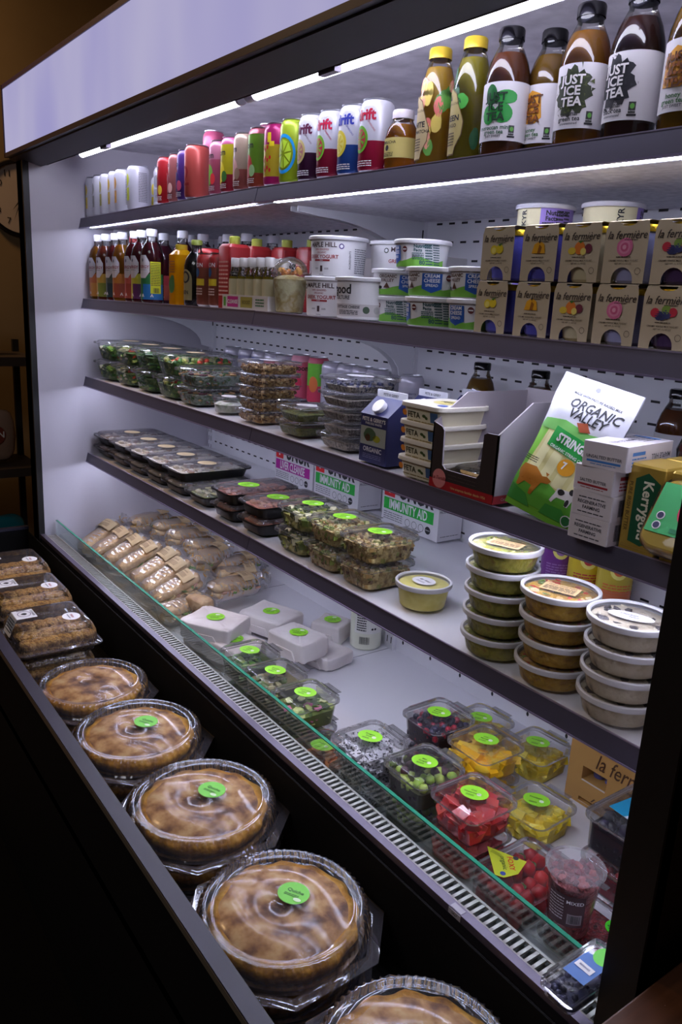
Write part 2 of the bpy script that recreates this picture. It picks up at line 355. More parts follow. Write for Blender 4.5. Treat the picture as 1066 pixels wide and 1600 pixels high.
# shelves
STRIPM = M((226, 230, 255), .4, emit=STRIP_E, name='shelf_led_glow')
FROST = noisy('frosted_shelf_underside', (178, 176, 190), (228, 226, 236), 60, .35, (1, 1, 1), .6)
def shelf_bay(i, p, q):
    (x0, z0), (x1, z1) = p, q
    def pr(prof, mat, name, xa=None, xb=None):
        xa = x0 if xa is None else xa; xb = x1 if xb is None else xb
        za = z0+(z1-z0)*(xa-x0)/(x1-x0); zb = z0+(z1-z0)*(xb-x0)/(x1-x0)
        b = MB().loft([[(x, y, z+dz) for y, dz in prof] for x, z in ((xa, za), (xb, zb))], mat); return b
    s = cpart(pr([(.006, -.028), (BACK-.01, -.028), (BACK-.01, -.006), (.006, -.006)], CASEW, ''), 'shelf', smooth=0)
    pr([(.05, -.0295), (BACK-.02, -.0295), (BACK-.02, -.028), (.05, -.028)], FROST, '').build('shelf_underside', s, smooth=0)
    b = pr([(-.006, -.033), (.004, -.033), (.004, .0), (.002, .0)], RAIL, ''); b2 = pr([(-.0075, -.0345), (.002, -.0345), (.002, -.032), (-.0075, -.032)], M((150, 140, 176), .3, .5), '')
    b.add(b2.v, b2.f, M((150, 140, 176), .3, .5)); b2 = pr([(.001, -.0012), (.004, -.0012), (.004, .0006), (.001, .0006)], M((160, 150, 175), .3, .5), ''); b.add(b2.v, b2.f, M((160, 150, 175), .3, .5))
    b.build('price_rail', s, smooth=0)
    zb = -.0325 if i == 1 and x0 > XJ else -.0312 if i == 1 else -.0325
    ya, yb = .020, .030
    pr([(ya, zb), (yb, zb), (yb, -.0296), (ya, -.0296)], STRIPM, '', x0+.04, x1-.06).build('led_strip', s, smooth=0)
for i in SH:
    shelf_bay(i, SH[i][0], (XJ-.0012, SH[i][1][1])); shelf_bay(i, (XJ+.0012, SH[i][2][1]), SH[i][3])
    for xb in (XL+.045, XJ-.015, XJ+.015, XR-.03):     # curved brackets below the shelf
        z = zs(i, min(max(xb, XL), XR))-.029
        pts = [(BACK-.012, z), (.10, z), (.10, z-.012)]
        for k in range(9): a = PI/2*k/8; pts.append((.16+.30*math.sin(a)*.93, z-.018-.105*(1-math.cos(a))))
        pts.append((BACK-.012, z-.135))
        g = MB()
        for sx in (-.0015, .0015): g.poly(pts, lambda a, c, sx=sx: (xb+sx, a, c), CASEW)
        n = len(pts); g.add([(xb+sx, a, c) for sx in (-.0015, .0015) for a, c in pts], [(k, (k+1) % n, n+(k+1) % n, n+k) for k in range(n)], CASEW)
        g.box((xb-.002, BACK-.016, z-.05), (xb+.002, BACK-.008, z-.02), SLOT); cpart(g, 'shelf_bracket', smooth=0)
# deck, sill, grille, glass
b = MB().box((XL, -.125, DECK-.03), (XR, BACK, DECK), CASEW)
for x in (XJ, XJ+.61, XJ-.61): b.box((x-.001, -.12, DECK), (x+.001, BACK, DECK+.0006), LINE)
for x in [XJ+.05+.12*k for k in range(10)]: b.disc(0, 0, .004, .006, front(BACK-.0008, x, DECK+.035), SLOT, 10)
cpart(b, 'deck', smooth=0)
b = MB().box((XL, -.178, SILL-.6), (XR, -.170, SILL), M((34, 30, 34), .4, name='sill_black')); b.box((XL, -.1815, SILL-.012), (XR, -.166, SILL+.0015), M((84, 76, 92), .35, .4, name='sill_edge'))
b.box((XL, -.166, SILL-.02), (XR, -.125, SILL-.012), BLACK); b.box((XL, -.128, DECK-.03), (XR, -.124, SILL-.014), M((70, 70, 78), .5, .3)); cpart(b, 'front_sill', smooth=0)
b = MB(); GRL = M((196, 192, 190), .35, .6, name='grille_steel'); x = XL+.02
b.box((XL+.01, -.165, SILL-.004), (XR, -.1615, SILL-.0005), GRL); b.box((XL+.01, -.1335, SILL-.004), (XR, -.129, SILL-.0005), GRL)
while x < XR-.01: b.box((x, -.1615, SILL-.005), (x+.0058, -.1335, SILL-.001), GRL); x += .0135
cpart(b, 'air_return_grille', smooth=0)
b = MB().box((-.705, -.1826, SILL-.010), (-.679, -.1815, SILL+.000), M((150, 146, 156), .6)); b.text('0427', .006, -.692, SILL-.005, front(-.1829), INK, .01); b.box((-.704, -.1805, SILL+.0015), (-.680, -.170, SILL+.0022), M((150, 146, 156), .6)); cpart(b, 'price_tag', smooth=0)
GLASS = CLEAR('glass_guard', (240, 247, 244), haze=.015, refl=.7, rough=.02, hazec=(170, 200, 190), ior=1.5)
g = cpart(MB().box((XL+.012, -.128, DECK+.01), (XR, -.122, -.8385), GLASS), 'glass_guard', smooth=0)
MB().box((XL+.012, -.1285, -.8385), (XR, -.1215, -.8365), M((28, 120, 92), .15, name='green_glass_edge')).build('polished_edge', g, smooth=0)
# front bin with rails
BN = tag(empty('bakery_display_bin', (-1.72, -.36, -1.55)), 'long black open bin of pies along the front of the case', 'display bin')
BM_ = M((6, 5, 6), .8, spec=.15, name='bin_black'); RB = M((40, 38, 54), .45, name='bin_rail')
def bpart(mb, name): o = mb.build(name, BN, smooth=0); o.location = (1.72, .36, 1.55); return o
x0, x1 = -3.03, -.41
bpart(MB().box((x0, -.535, BINF-.02), (x1, -.190, BINF), BM_), 'bin_floor'); bpart(MB().box((x0, -.535, -1.55), (x1, -.518, SILL-.008), BM_), 'front_panel')
bpart(MB().box((x0, -.518, -1.55), (x0+.015, -.190, SILL-.008), BM_), 'end_panel'); bpart(MB().box((x0+.015, -.194, BINF), (x1, -.190, SILL-.02), BM_), 'back_panel')
b = MB().box((x0-.003, -.539, SILL-.010), (x1, -.512, SILL), RB); b.box((x0-.003, -.5395, SILL-.016), (x1, -.5375, SILL-.004), M((110, 100, 84), .4, .4)); bpart(b, 'top_rail')
bpart(MB().box((x0-.003, -.512, SILL-.010), (x0+.018, -.190, SILL), RB), 'end_rail')
# wood counter at the right
b = MB().box((-.372, -.62, -.775), (1.2, .55, -.742), WOODC); o = tag(b.build('wood_counter', bevel=.003), 'dark wooden counter top against the right end of the case', 'counter')
MB().box((-.366, -.60, -1.55), (1.18, .53, -.775), M((30, 22, 18), .6)).build('base_cabinet', o)
# ================================================================== PACKAGED GOODS: builders
def can(root, h, r, body, top=(), decal=None, lid=SILVER):
    """aluminium drinks can; top = list of (z0, colour) bands above the base colour"""
    prof = [(r*.76, 0), (r*.94, .006), (r, .012)]; mats = [lid, body]
    zz = [z for z, _ in top]; cur = body
    for z, m in top: prof.append((r, z)); mats.append(cur); cur = m
    prof += [(r, h-.016), (r*.93, h-.008), (r*.82, h-.003)]; mats += [cur, cur, cur]
    b = MB().lathe(prof, body, 28, mats=mats, c1=False)
    if decal: decal(b)
    b.build('can_body', root)
    MB().lathe([(r*.80, h-.003), (r*.86, h-.002), (r*.87, h), (r*.80, h), (r*.77, h-.004)], lid, 28, c0=False).build('can_lid', root)
    MB().disc(0, -r*.2, .007, .011, top_z(h-.0025), lid, 10).build('pull_tab', root)
def top_z(z): return lambda x, y: (x, y, z)
GREYT = M((120, 120, 128), .6)
def lat_white(acc):
    a = M(acc, .4)
    def d(b):
        f = cyl(.033, -.15); b.disc(0, .088, .013, .018, f, a, 16); b.patch(-.013, .013, .030, .066, f, a, 4, 1); b.text('12', .01, 0, .045, f, INK)
        b.lines(.045, .075, .025, .11, 18, cyl(.033, -.15), GREYT, .5, 3)
    return d
def round_art(c1, c2, word=None, wc=(20, 20, 30)):
    a, c = M(c1, .4), M(c2, .4)
    def d(b):
        f = cyl(.033, -.05)
        b.disc(-.006, .050, .017, .026, f, a, 20, .1); b.disc(.010, .040, .009, .013, cyl(.033, -.05, 0, .0009), c, 14); b.disc(-.013, .070, .006, .012, cyl(.033, -.05, 0, .0009), c, 12)
        if word: b.text(word, .019, .002, .094, f, M(wc, .5), .02)
        for k in range(3): b.lines(-.018, .018, .013+.004*k, .016+.004*k, 1, f, M((230, 225, 225), .5), .5, k)
    return d
def spin(fruit, core, wc):
    a, c, w = M(fruit, .4), M(core, .4), M(wc, .4)
    def d(b):
        f = cyl(.033, .12); g = cyl(.033, .12, 0, .0009)
        b.text('drift', .026, .001, .101, f, w, .035); b.disc(-.010, .060, .020, .024, f, a, 24); b.disc(-.010, .060, .015, .018, g, c, 20)
        g2 = cyl(.033, .12, 0, .0012)
        for k in range(8): q = k*PI/4; b.poly([(-.010, .060), (-.010+.013*math.cos(q+.1), .060+.016*math.sin(q+.1)), (-.010+.013*math.cos(q+.45), .060+.016*math.sin(q+.45))], g2, a)
        b.text('SPARKLING', .0045, .016, .082, f, w, 0, 0, 1, -.9); b.lines(-.02, .02, .012, .024, 3, f, M((235, 230, 235), .5), .4, 5)
        b.bars(.050, .066, .02, .05, f, WHITE)
    return d
def lime_art(b):
    f = cyl(.033, .15); blue = M((30, 150, 215), .4); lg = M((190, 225, 60), .4)
    b.disc(0, .062, .030, .040, f, blue, 26, 0, .82)
    for k in range(8): q = k*PI/4+.2; b.poly([(.004*math.cos(q+.35), .062+.005*math.sin(q+.35)), (.021*math.cos(q), .062+.029*math.sin(q)), (.021*math.cos(q+.68), .062+.029*math.sin(q+.68))], f, lg)
def dots_art(b):
    f = cyl(.033, .05); y = M((240, 215, 40), .4); rd = M((215, 30, 50), .4)
    for k in range(14): b.disc(-.018+.0075*(k % 5), .035+.021*(k//5)+.005*(k % 2), .0028, .0045, f, rd, 8)
    b.patch(.004, .014, .092, .112, f, y, 2, 1); b.patch(.010, .022, .084, .094, f, y, 2, 1)
def cg(c): return M([v*.86 for v in c], .32, .25, name='can_print')
WCAN = M((196, 196, 206), .3, .15, name='white_can')
Y1 = .045
row = [  # left silhouette pixel, top pixel row, colours
 ('white sparkling water can with a yellow label patch, against the left wall', 132.8, 277, lambda r: can(r, .131, .033, WCAN, (), lat_white((226, 200, 40)))),
 ('white sparkling water can turned to its grey fine print', 144.4, 275, lambda r: can(r, .131, .033, WCAN, (), lat_white((150, 150, 150)))),
 ('white can with a pale olive patch, third from the left wall', 155.5, 272, lambda r: can(r, .131, .033, WCAN, (), lat_white((170, 165, 90)))),
 ('white can with a mustard patch, fourth from the left wall', 168.5, 269, lambda r: can(r, .131, .033, WCAN, (), lat_white((200, 165, 50)))),
 ('white can with an orange-brown fruit patch beside the widest white can', 178.8, 265, lambda r: can(r, .131, .033, WCAN, (), lat_white((205, 150, 70)))),
 ('widest white can with lime-yellow fruit, last of the front white cans', 198.4, 262, lambda r: can(r, .131, .033, WCAN, (), lat_white((196, 205, 60)))),
 ('bright red soda can next to the white cans', 245.5, 249, lambda r: can(r, .129, .033, cg((205, 40, 50)), (), round_art((150, 20, 40), (230, 190, 60), 'P', (90, 10, 20)))),
 ('dusty pink soda can between the red and purple cans', 261.4, 244, lambda r: can(r, .129, .0305, cg((190, 110, 110)), (), round_art((160, 70, 80), (230, 180, 170), 'P', (110, 40, 60)))),
 ('violet soda can between dusty pink and coral cans', 275.2, 238, lambda r: can(r, .131, .0305, cg((96, 60, 150)), (), round_art((50, 30, 110), (200, 80, 110), 'p', (40, 20, 80)))),
 ('coral soda can with a dark red number two swirl', 288.2, 232, lambda r: can(r, .134, .033, cg((215, 92, 84)), (), lambda b: b.text('2', .07, -.004, .055, cyl(.033, .1), M((150, 30, 40), .5)))),
 ('pink can with a black word and a lime wedge, in front of a lilac can', 327, 223, lambda r: can(r, .130, .033, cg((200, 90, 120)), ((.085, cg((214, 130, 160))),), round_art((120, 190, 70), (230, 60, 70), 'om'))),
 ('yellow and rose can with lemon art and pink rim', 345, 216, lambda r: can(r, .131, .033, cg((170, 40, 60)), ((.045, cg((214, 200, 40))), (.112, cg((220, 110, 160)))), round_art((225, 205, 40), (60, 110, 50), 'om'))),
 ('tan beige can with faded rose foot', 365, 209, lambda r: can(r, .131, .033, cg((170, 90, 84)), ((.05, cg((196, 170, 150))),), round_art((200, 150, 140), (150, 120, 100), 'm'))),
 ('apple-green can with a pink rim and red fruit', 388, 201, lambda r: can(r, .133, .033, cg((170, 70, 50)), ((.035, cg((120, 170, 50))), (.118, cg((210, 100, 120)))), round_art((190, 60, 60), (150, 190, 130), 'om'))),
 ('magenta can with yellow panel and red dots', 413, 194, lambda r: can(r, .133, .033, cg((190, 30, 110)), ((.022, cg((226, 196, 50))), (.088, cg((196, 30, 116)))), dots_art)),
 ('lime-green can with a big blue-ringed citrus wheel', 438, 188, lambda r: can(r, .133, .033, cg((178, 206, 40)), (), lime_art)),
 ('white-topped seltzer can with dark plum foot', 467, 180, lambda r: can(r, .133, .033, cg((62, 22, 56)), ((.057, WCAN),), spin((206, 190, 120), (190, 130, 130), (90, 24, 60)))),
 ('white-topped seltzer can with crimson foot, beside the plum one', 497, 174, lambda r: can(r, .131, .033, cg((150, 22, 56)), ((.057, WCAN),), spin((130, 190, 60), (200, 60, 80), (190, 30, 70)))),
 ('white-topped seltzer can with blue foot and lemon', 530, 165, lambda r: can(r, .131, .033, cg((40, 80, 160)), ((.057, WCAN),), spin((226, 206, 60), (236, 226, 120), (50, 60, 160)))),
 ('largest white-topped seltzer can with raspberry-red foot and lime', 563, 157, lambda r: can(r, .131, .033, cg((168, 20, 60)), ((.057, WCAN),), spin((110, 180, 50), (190, 60, 70), (180, 30, 60))))]
for k, (lab, px, py, bf) in enumerate(row):
    Y1 = {9: .034, 8: .042}.get(k, .045); x = xl(px, py+20, Y1, .033)
    x = max(x, XL+.0345)
    put(('can', k), 'drink_can', bf, (x, Y1, zs(1, x)), lab, 'can', 'drink cans on the top shelf')
x = xl(317, 225, .085, .029)
put('lilac', 'drink_can', lambda r: can(r, .176, .029, cg((170, 150, 206)), ((.13, cg((206, 90, 130))),), round_art((200, 50, 60), (60, 120, 70), 'om')), (x, .085, zs(1, x)), 'tall lilac can with pink shoulder behind the pink can', 'can', 'drink cans on the top shelf')
for px, Y, lab, acc in ((228, .115, 'white can showing nutrition print behind the widest white can', (150, 150, 160)), (236, .185, 'white and yellow can in the third row beside the red can', (220, 200, 60))):
    x = xl(px, 290, Y, .033) if px == 236 else -2.44
    put('wb%d' % px, 'drink_can', lambda r: can(r, .131, .033, WCAN, (), lat_white(acc)), (x, Y, zs(1, x)), lab, 'can', 'drink cans on the top shelf', rz=.5)
# tall second row behind the pink cans
x = -1.84
put('pinkback', 'drink_can', lambda r: can(r, .170, .029, cg((214, 130, 160))), (x, .13, zs(1, x)), 'pale pink can peeking out behind the yellow and rose can', 'can', 'drink cans on the top shelf')

GLS = CLEAR('bottle_glass', (250, 250, 248), haze=.01, refl=1.5, rough=.03, ior=1.5)
def LIQ(c, name='drink', op=.72):
    k = ('liq', tuple(c))
    if k in MATS: return MATS[k]
    m, nt, out = newmat(name); N = nt.nodes.new; L = nt.links.new
    d = N('ShaderNodeBsdfTranslucent'); d.inputs[0].default_value = rgb(c); p = N('ShaderNodeBsdfPrincipled'); p.inputs['Base Color'].default_value = rgb(c); p.inputs['Roughness'].default_value = .15
    t = N('ShaderNodeBsdfTransparent'); t.inputs[0].default_value = rgb([min(255, v*1.1+20) for v in c]); m1 = N('ShaderNodeMixShader'); m1.inputs[0].default_value = .5; m2 = N('ShaderNodeMixShader'); m2.inputs[0].default_value = op
    L(d.outputs[0], m1.inputs[1]); L(p.outputs[0], m1.inputs[2]); L(t.outputs[0], m2.inputs[1]); L(m1.outputs[0], m2.inputs[2]); L(m2.outputs[0], out.inputs[0]); MATS[k] = m; return m
def bottle(root, prof, liq, fill, cap, caph, label=None, seg=28, capr=None, glass=None):
    glass = glass or GLS
    MB().lathe(prof, glass, seg, c1=False).build('bottle_glass', root)
    ip = []
    for (r, z) in prof:
        if z <= fill: ip.append((max(r-.0012, .001), z+.001 if z < .003 else z))
    # interpolate at fill level
    for (r0, z0), (r1, z1) in zip(prof, prof[1:]):
        if z0 <= fill < z1: r = r0+(r1-r0)*(fill-z0)/(z1-z0); ip.append((r-.0012, fill)); break
    MB().lathe(ip, liq, seg).build('drink', root)
    H = prof[-1][1]; cr = capr or prof[-1][0]+.0015
    MB().lathe([(cr, H-caph), (cr, H-.002), (cr-.0015, H+.001), (cr-.004, H+.0015)], cap, 28, c0=False).build('cap', root)
    if label: label(root)
TEAP = [(.030, 0), (.0345, .004), (.0355, .012), (.0355, .108), (.034, .122), (.029, .140), (.0215, .156), (.018, .163), (.0185, .168), (.0185, .186)]
def tea_label(kind):
    def L_(root):
        b = MB(); W = M((214, 210, 212), .6, name='label_paper'); f0 = cyl(.0355, 0, 0, .0004); A0 = {'mint': .42, 'honey': .1, 'orig': .35, 'blk': 0}[kind]; f = cyl(.0355, A0, 0, .0009); g = cyl(.0355, A0, 0, .0021)
        b.patch(-.105, .105, .022, .106, f0, W, 40, 1)
        if kind == 'mint':
            c = M((40, 150, 60), .5); c2 = M((24, 100, 44), .5)
            for cx, cy, rx, ry, m in ((-.012, .088, .010, .015, c2), (.012, .084, .018, .010, c), (-.014, .060, .012, .014, c), (.010, .061, .014, .014, c)): b.disc(cx, cy, rx, ry, f, m, 18, .05)
            tc_ = M((20, 50, 30), .5); sub, sc = ('moroccan mint', 'green tea'), M((40, 90, 60), .5)
        elif kind == 'honey':
            c = M((214, 150, 40), .5); c2 = M((150, 84, 24), .5)
            b.poly([(-.024, .052), (.004, .050), (.014, .058), (.010, .092), (-.006, .098), (-.022, .088)], f, c)
            for k in range(18): b.disc(-.019+.006*(k % 5)+(.003 if (k//5) % 2 else 0), .058+.009*(k//5), .0022, .003, g, c2, 6)
            tc_ = M((90, 50, 20), .5); sub, sc = ('honey', 'green tea'), M((60, 110, 60), .5)
        else:
            R = random.Random(5 if kind == 'orig' else 9); c = M((44, 52, 26) if kind == 'orig' else (26, 26, 34), .6); c2 = M((74, 84, 34) if kind == 'orig' else (44, 44, 52), .6)
            b.poly([(-.003+.0265*(1+.12*math.sin(k*2.4)+.10*math.sin(k*5.1))*math.cos(k*PI/18), .070+.0300*(1+.12*math.sin(k*2.4)+.10*math.sin(k*5.1))*math.sin(k*PI/18)) for k in range(36)], f, c)
            for k in range(46):
                a = R.uniform(0, 6.3); q = R.uniform(.6, 1.25); cx, cy = -.003+.0245*q*math.cos(a), .070+.029*q*math.sin(a); b.poly([(cx+R.uniform(-.004, .004), cy+R.uniform(-.004, .004)) for _ in range(3)], cyl(.0355, A0, 0, .0011), R.choice((c, c2)))
            tc_ = M((232, 228, 226), .5); sub, sc = ('original', 'green tea' if kind == 'orig' else 'black tea'), INK
        for s_, y in (('JUST', .084), ('ICE', .070), ('TEA', .056)): b.text(s_, .0165, -.003, y, g, tc_, .03)
        b.text(sub[0], .0085, -.004, .041, f, sc, .02); b.text(sub[1], .0085, -.004, .0345, f, sc, .02); b.text('unsweetened' if 'or' in kind or kind == 'blk' else 'JUST SWEET', .0048, -.004, .0285, f, INK, .01)
        b.patch(.0200, .0290, .030, .0440, f, M((60, 62, 60), .5), 2, 1); b.disc(.0245, .0385, .0028, .0035, g, M((100, 170, 70), .5), 10); b.patch(.0185, .0305, .0265, .0292, f, INK, 2, 1)
        b.text('FAIR TRADE', .0018, .0245, .0325, g, WHITE, .01)
        b.build('label', root)
    return L_
BCAP = M((10, 9, 12), .12, 0, spec=.3, name='black_cap'); GCAP = M((206, 176, 50), .3, .5, name='gold_cap')
AM = {'mint': (128, 70, 26), 'honey': (156, 116, 24), 'orig': (164, 112, 24), 'blk': (70, 30, 14)}
def tea(kind, x, y, z, lab, key=None, grp='bottled teas on the top shelf', rz=0):
    put(key or ('tea', kind), 'tea_bottle', lambda r: bottle(r, TEAP, LIQ(AM[kind]), .150, BCAP, .016, tea_label(kind)), (x, y, z), lab, 'bottle', grp, rz)
for kind, px, py, lab, dx in (('mint', 760, 46, 'iced tea bottle with green mint leaves on a white label', 0), ('honey', 828, 31, 'iced tea bottle with a golden honeycomb label between mint and original', .006), ('orig', 880, 2, 'light amber iced tea bottle with green leaf burst label', 0), ('blk', 958, -12, 'dark iced tea bottle with black leaf burst label', 0)):
    yy = .102 if kind == 'honey' else .05; x = xl(px, py+60, yy, .0355); tea(kind, x, yy, zs(1, x), lab)
x = xl(1044, 60, .05, .0355); tea('honey', x, .05, zs(1, x), 'honeycomb labelled iced tea bottle cut off by the right frame')
tea('orig', -1.02, .20, zs(1, -.9), 'iced tea bottle in the second row behind the honeycomb tea'); tea('blk', -.84, .165, zs(1, -.83), 'dark iced tea bottle in the second row behind the leaf burst teas')
# matcha bottles
MATP = [(.029, 0), (.0315, .004), (.032, .012), (.032, .095), (.031, .115), (.027, .140), (.0205, .163), (.0175, .170), (.0180, .188)]
def matcha(kind):
    def bd(root):
        def lab(root):
            b = MB(); R = random.Random(2 if kind == 'w' else 4); f0 = cyl(lambda z: .032 if z < .1 else .032-(z-.1)*.12, -.2, 0, .0005); f1 = cyl(.032, -.35, 0, .0009); g = cyl(.032, -.35, 0, .0013)
            cols = [(214, 110, 100), (226, 150, 130), (90, 150, 60), (214, 190, 90)] if kind == 'w' else [(40, 130, 50), (70, 160, 60), (24, 80, 40), (206, 140, 60)]
            for k in range(13): b.disc(R.uniform(-.03, .06), R.uniform(.01, .135), R.uniform(.005, .013), R.uniform(.01, .022), f0, M(R.choice(cols), .5), 14, .15)
            P = M((196, 176, 130) if kind == 'w' else (176, 160, 100), .6)
            pts = [(-.024, .012), (.012, .012), (.014, .022), (.024, .040), (.026, .060), (.016, .085), (.010, .102), (-.004, .112), (-.016, .102), (-.026, .09)]
            b.poly([(p[0]*1.06, .06+(p[1]-.06)*1.04) for p in pts], cyl(.032, -.35, 0, .0007), M((120, 96, 60), .5)); b.poly(pts, f1, P)
            b.poly([(-.004, .104), (-.008, .094), (.000, .094)], g, INK); b.text('MATCHA LOVE', .0055, -.002, .088, g, INK); b.text('WHITE' if kind == 'w' else 'GREEN', .0125, 0, .066, g, INK, .02); b.text('PEACH MATCHA' if kind == 'w' else 'MANGO', .0078, 0, .055, g, INK, .01)
            b.lines(-.012, .012, .024, .046, 5, g, M((80, 66, 50), .6), .4, 3); b.build('label', root)
        bottle(root, MATP, LIQ((206, 170, 60) if kind == 'w' else (170, 160, 40), op=.8), .158, GCAP, .016, lab)
    return bd
for kind, px, py, lab in (('w', 656, 78, 'gold capped bottle with pink peach artwork and cream label'), ('g', 709, 61, 'gold capped bottle with green leaf artwork')):
    x = xl(px, py+60, .05, .032); put(('mat', kind), 'matcha_bottle', matcha(kind), (x, .05, zs(1, x)), lab, 'bottle', 'gold capped bottles on the top shelf')
def juice(root):
    P = [(.026, 0), (.0300, .004), (.031, .01), (.031, .058), (.028, .072), (.021, .084), (.0185, .088), (.0185, .104)]
    def lab(root):
        b = MB(); f = cyl(.031, 0, 0, .0005); g = cyl(.031, -.1, 0, .0009); b.patch(-.06, .06, .022, .056, f, M((206, 190, 110), .6), 20, 1)
        b.text('KOMBUCHA', .007, 0, .048, g, INK, .01); b.disc(0, .039, .005, .005, g, INK, 12); b.lines(-.016, .016, .024, .032, 3, g, INK, .4, 2); b.disc(-.024, .042, .005, .006, g, M((120, 150, 60), .5), 12); b.build('label', root)
    bottle(root, P, LIQ((214, 150, 30)), .080, M((214, 206, 214), .35, name='pale_cap'), .014, lab)
x = xl(602, 215, .05, .031); put('juice', 'juice_jar', juice, (x, .05, zs(1, x)), 'short round jar of amber drink with a pale lid', 'bottle')
# ================================================================== SHELF 2
TUBW = M((226, 224, 226), .4, name='white_tub'); LIDW = M((232, 230, 234), .4, name='white_lid')
def tub(root, rt, rb, h, prt=None, wall=None, lid=None, liph=.006):
    wall = wall or TUBW; lid = lid or LIDW; R = lambda z: rb+(rt-.004-rb)*max(0, min(1, z/h))
    MB().lathe([(rb-.003, 0), (rb, .002), (R(h-liph), h-liph)], wall, 40).build('tub_body', root)
    MB().lathe([(rt-.001, h-liph-.002), (rt, h-liph), (rt, h-.0015), (rt-.002, h), (rt-.006, h), (rt-.008, h-.0015)], lid, 40, c0=False).build('lid', root)
    if prt: b = MB(); prt(b, lambda a, e=.0007: cyl(R, a, 0, e)); b.build('printed_label', root)
def facts(b, f, x0, x1, y0, y1, ink, seed=0, num='80'):
    b.text('Nutrition', (y1-y0)*.22, x0+(y1-y0)*.52, y1-(y1-y0)*.12, f, ink, .03); b.text('Facts', (y1-y0)*.2, x0+(y1-y0)*.30, y1-(y1-y0)*.30, f, ink, .03)
    b.lines(x0, x0+(x1-x0)*.42, y0+(y1-y0)*.25, y0+(y1-y0)*.6, 4, f, ink, .5, seed); b.text(num, (y1-y0)*.28, x0+(x1-x0)*.34, y0+(y1-y0)*.12, f, ink, .03)
    b.lines(x0+(x1-x0)*.46, x0+(x1-x0)*.72, y0, y1, 8, f, ink, .55, seed+1); b.lines(x0+(x1-x0)*.75, x1, y0, y1, 9, f, ink, .5, seed+2)
MHI = M((60, 40, 44), .6); MHR = M((150, 40, 46), .6)
def mh_print(b, C):
    f = C(.30); g = C(.30, .001)
    b.text('MAPLE HILL', .0135, 0, .064, f, MHI, .02); b.text('100% GRASSFED', .0052, 0, .0545, f, MHR, .01); b.text('ORGANIC', .0052, 0, .0485, f, MHR, .01)
    b.text('GREEK YOGURT', .0105, 0, .040, f, MHR, .02); b.patch(-.020, .020, .0310, .0348, f, MHR, 4, 1); b.text('PLAIN', .003, 0, .0329, g, WHITE, .01)
    b.patch(-.003, .003, .010, .022, f, MHI, 1, 1); b.lines(-.018, -.008, .014, .018, 2, f, MHI, .4, 1); b.lines(.008, .018, .014, .018, 2, f, MHI, .4, 4); b.lines(-.006, .006, .003, .005, 1, f, MHI, .5, 6)
    for x, c in ((.045, (70, 50, 120)), (-.045, (60, 70, 60))): b.disc(x, .062, .0055, .0055, f, M(c, .5), 14); b.disc(x, .062, .0035, .0035, g, WHITE, 12)
    b.text('INGREDIENTS', .006, .064, .035, f, INK, .01, 0, 1, PI/2); b.lines(.075, .12, .008, .06, 12, f, GREYT, .45, 8)
def cult_print(b, C):
    f = C(.35); b.text('good', .026, -.022, .058, f, INK, .02); b.text('CULTURE', .0105, -.022, .042, f, INK, .01); b.patch(-.05, .075, .006, .030, C(.35, .0004), M((196, 190, 190), .6), 10, 1)
    b.text('COTTAGE CHEESE', .0075, -.008, .024, f, INK, .015); b.lines(-.03, .02, .009, .018, 3, f, INK, .45, 3); b.disc(.036, .019, .007, .007, f, M((60, 80, 60), .5), 16); b.disc(.058, .019, .007, .007, f, M((170, 166, 166), .5), 16)
def cc_print(face):
    def p(b, C):
        gr, bl, tl, br = M((110, 170, 60), .5), M((30, 80, 160), .5), M((36, 76, 80), .5), M((84, 52, 40), .5)
        f = C(.75 if face == 'front' else -.55); g = C(.75 if face == 'front' else -.55, .0011); g2 = C(.75 if face == 'front' else -.55, .0015)
        pts = [(-.105+.0125*k, .016+.004*math.sin(k*1.1)) for k in range(18)]
        for (xa, ya), (xb, yb) in zip(pts, pts[1:]): b.poly([(xa, .002), (xb, .002), (xb, yb), (xa, ya)], f, gr)
        b.poly([(-.018, .040), (.018, .040), (.018, .014), (.0, .007), (-.018, .014)], g, bl)
        b.text('CREAM', .0085, 0, .0355, g2, WHITE, .02); b.text('CHEESE', .0085, 0, .0275, g2, WHITE, .02); b.text('SPREAD', .0065, 0, .0195, g2, WHITE, .015)
        b.text('ORGANIC', .0085, -.043, .037, f, br, .02); b.text('VALLEY', .0085, -.043, .0295, f, br, .02); b.poly([(-.043, .026), (-.036, .015), (-.050, .015)], g, br); b.disc(-.058, .016, .005, .003, g, INK, 10)
        b.disc(.030, .033, .0065, .0065, g, WHITE, 16); b.disc(.030, .033, .0055, .0055, g2, M((96, 40, 40), .5), 16); b.patch(.026, .034, .032, .034, C(.75 if face == 'front' else -.55, .0018), WHITE)
        facts(b, g, .045, .098, .005, .043, tl, 3)
    return p
G2 = 'yogurt and cheese tubs on the second shelf'
def ptub(key, bf, px, py, Y, r, z, lab, rz=0, name='yogurt_tub', X=None):
    x = xl(px, py, Y, r) if X is None else X; put(key, name, bf, (x, Y, z), lab, 'tub', G2, rz); return x
MHt = lambda r: tub(r, .065, .057, .083, mh_print); CUt = lambda r: tub(r, .065, .057, .083, cult_print)
z2 = zs(2, -1.4)
xm = ptub('mh', MHt, 475, 450, .095, .065, z2, 'large white greek yogurt tub standing on the shelf left of the cottage cheese tub', rz=.1)
ptub('mh', MHt, 0, 0, .10, .065, z2+.0835, 'large white greek yogurt tub stacked on top, highest of the yogurt tubs', X=xm+.006)
ptub('cult', CUt, 0, 0, .085, .065, z2, 'white tub reading culture in plain lettering below the yogurt stack', X=xm+.131)
ptub('mh', MHt, 0, 0, .235, .065, z2+.0835, 'white yogurt tub in the second row behind the stacked yogurt', rz=.9, X=xm+.045)
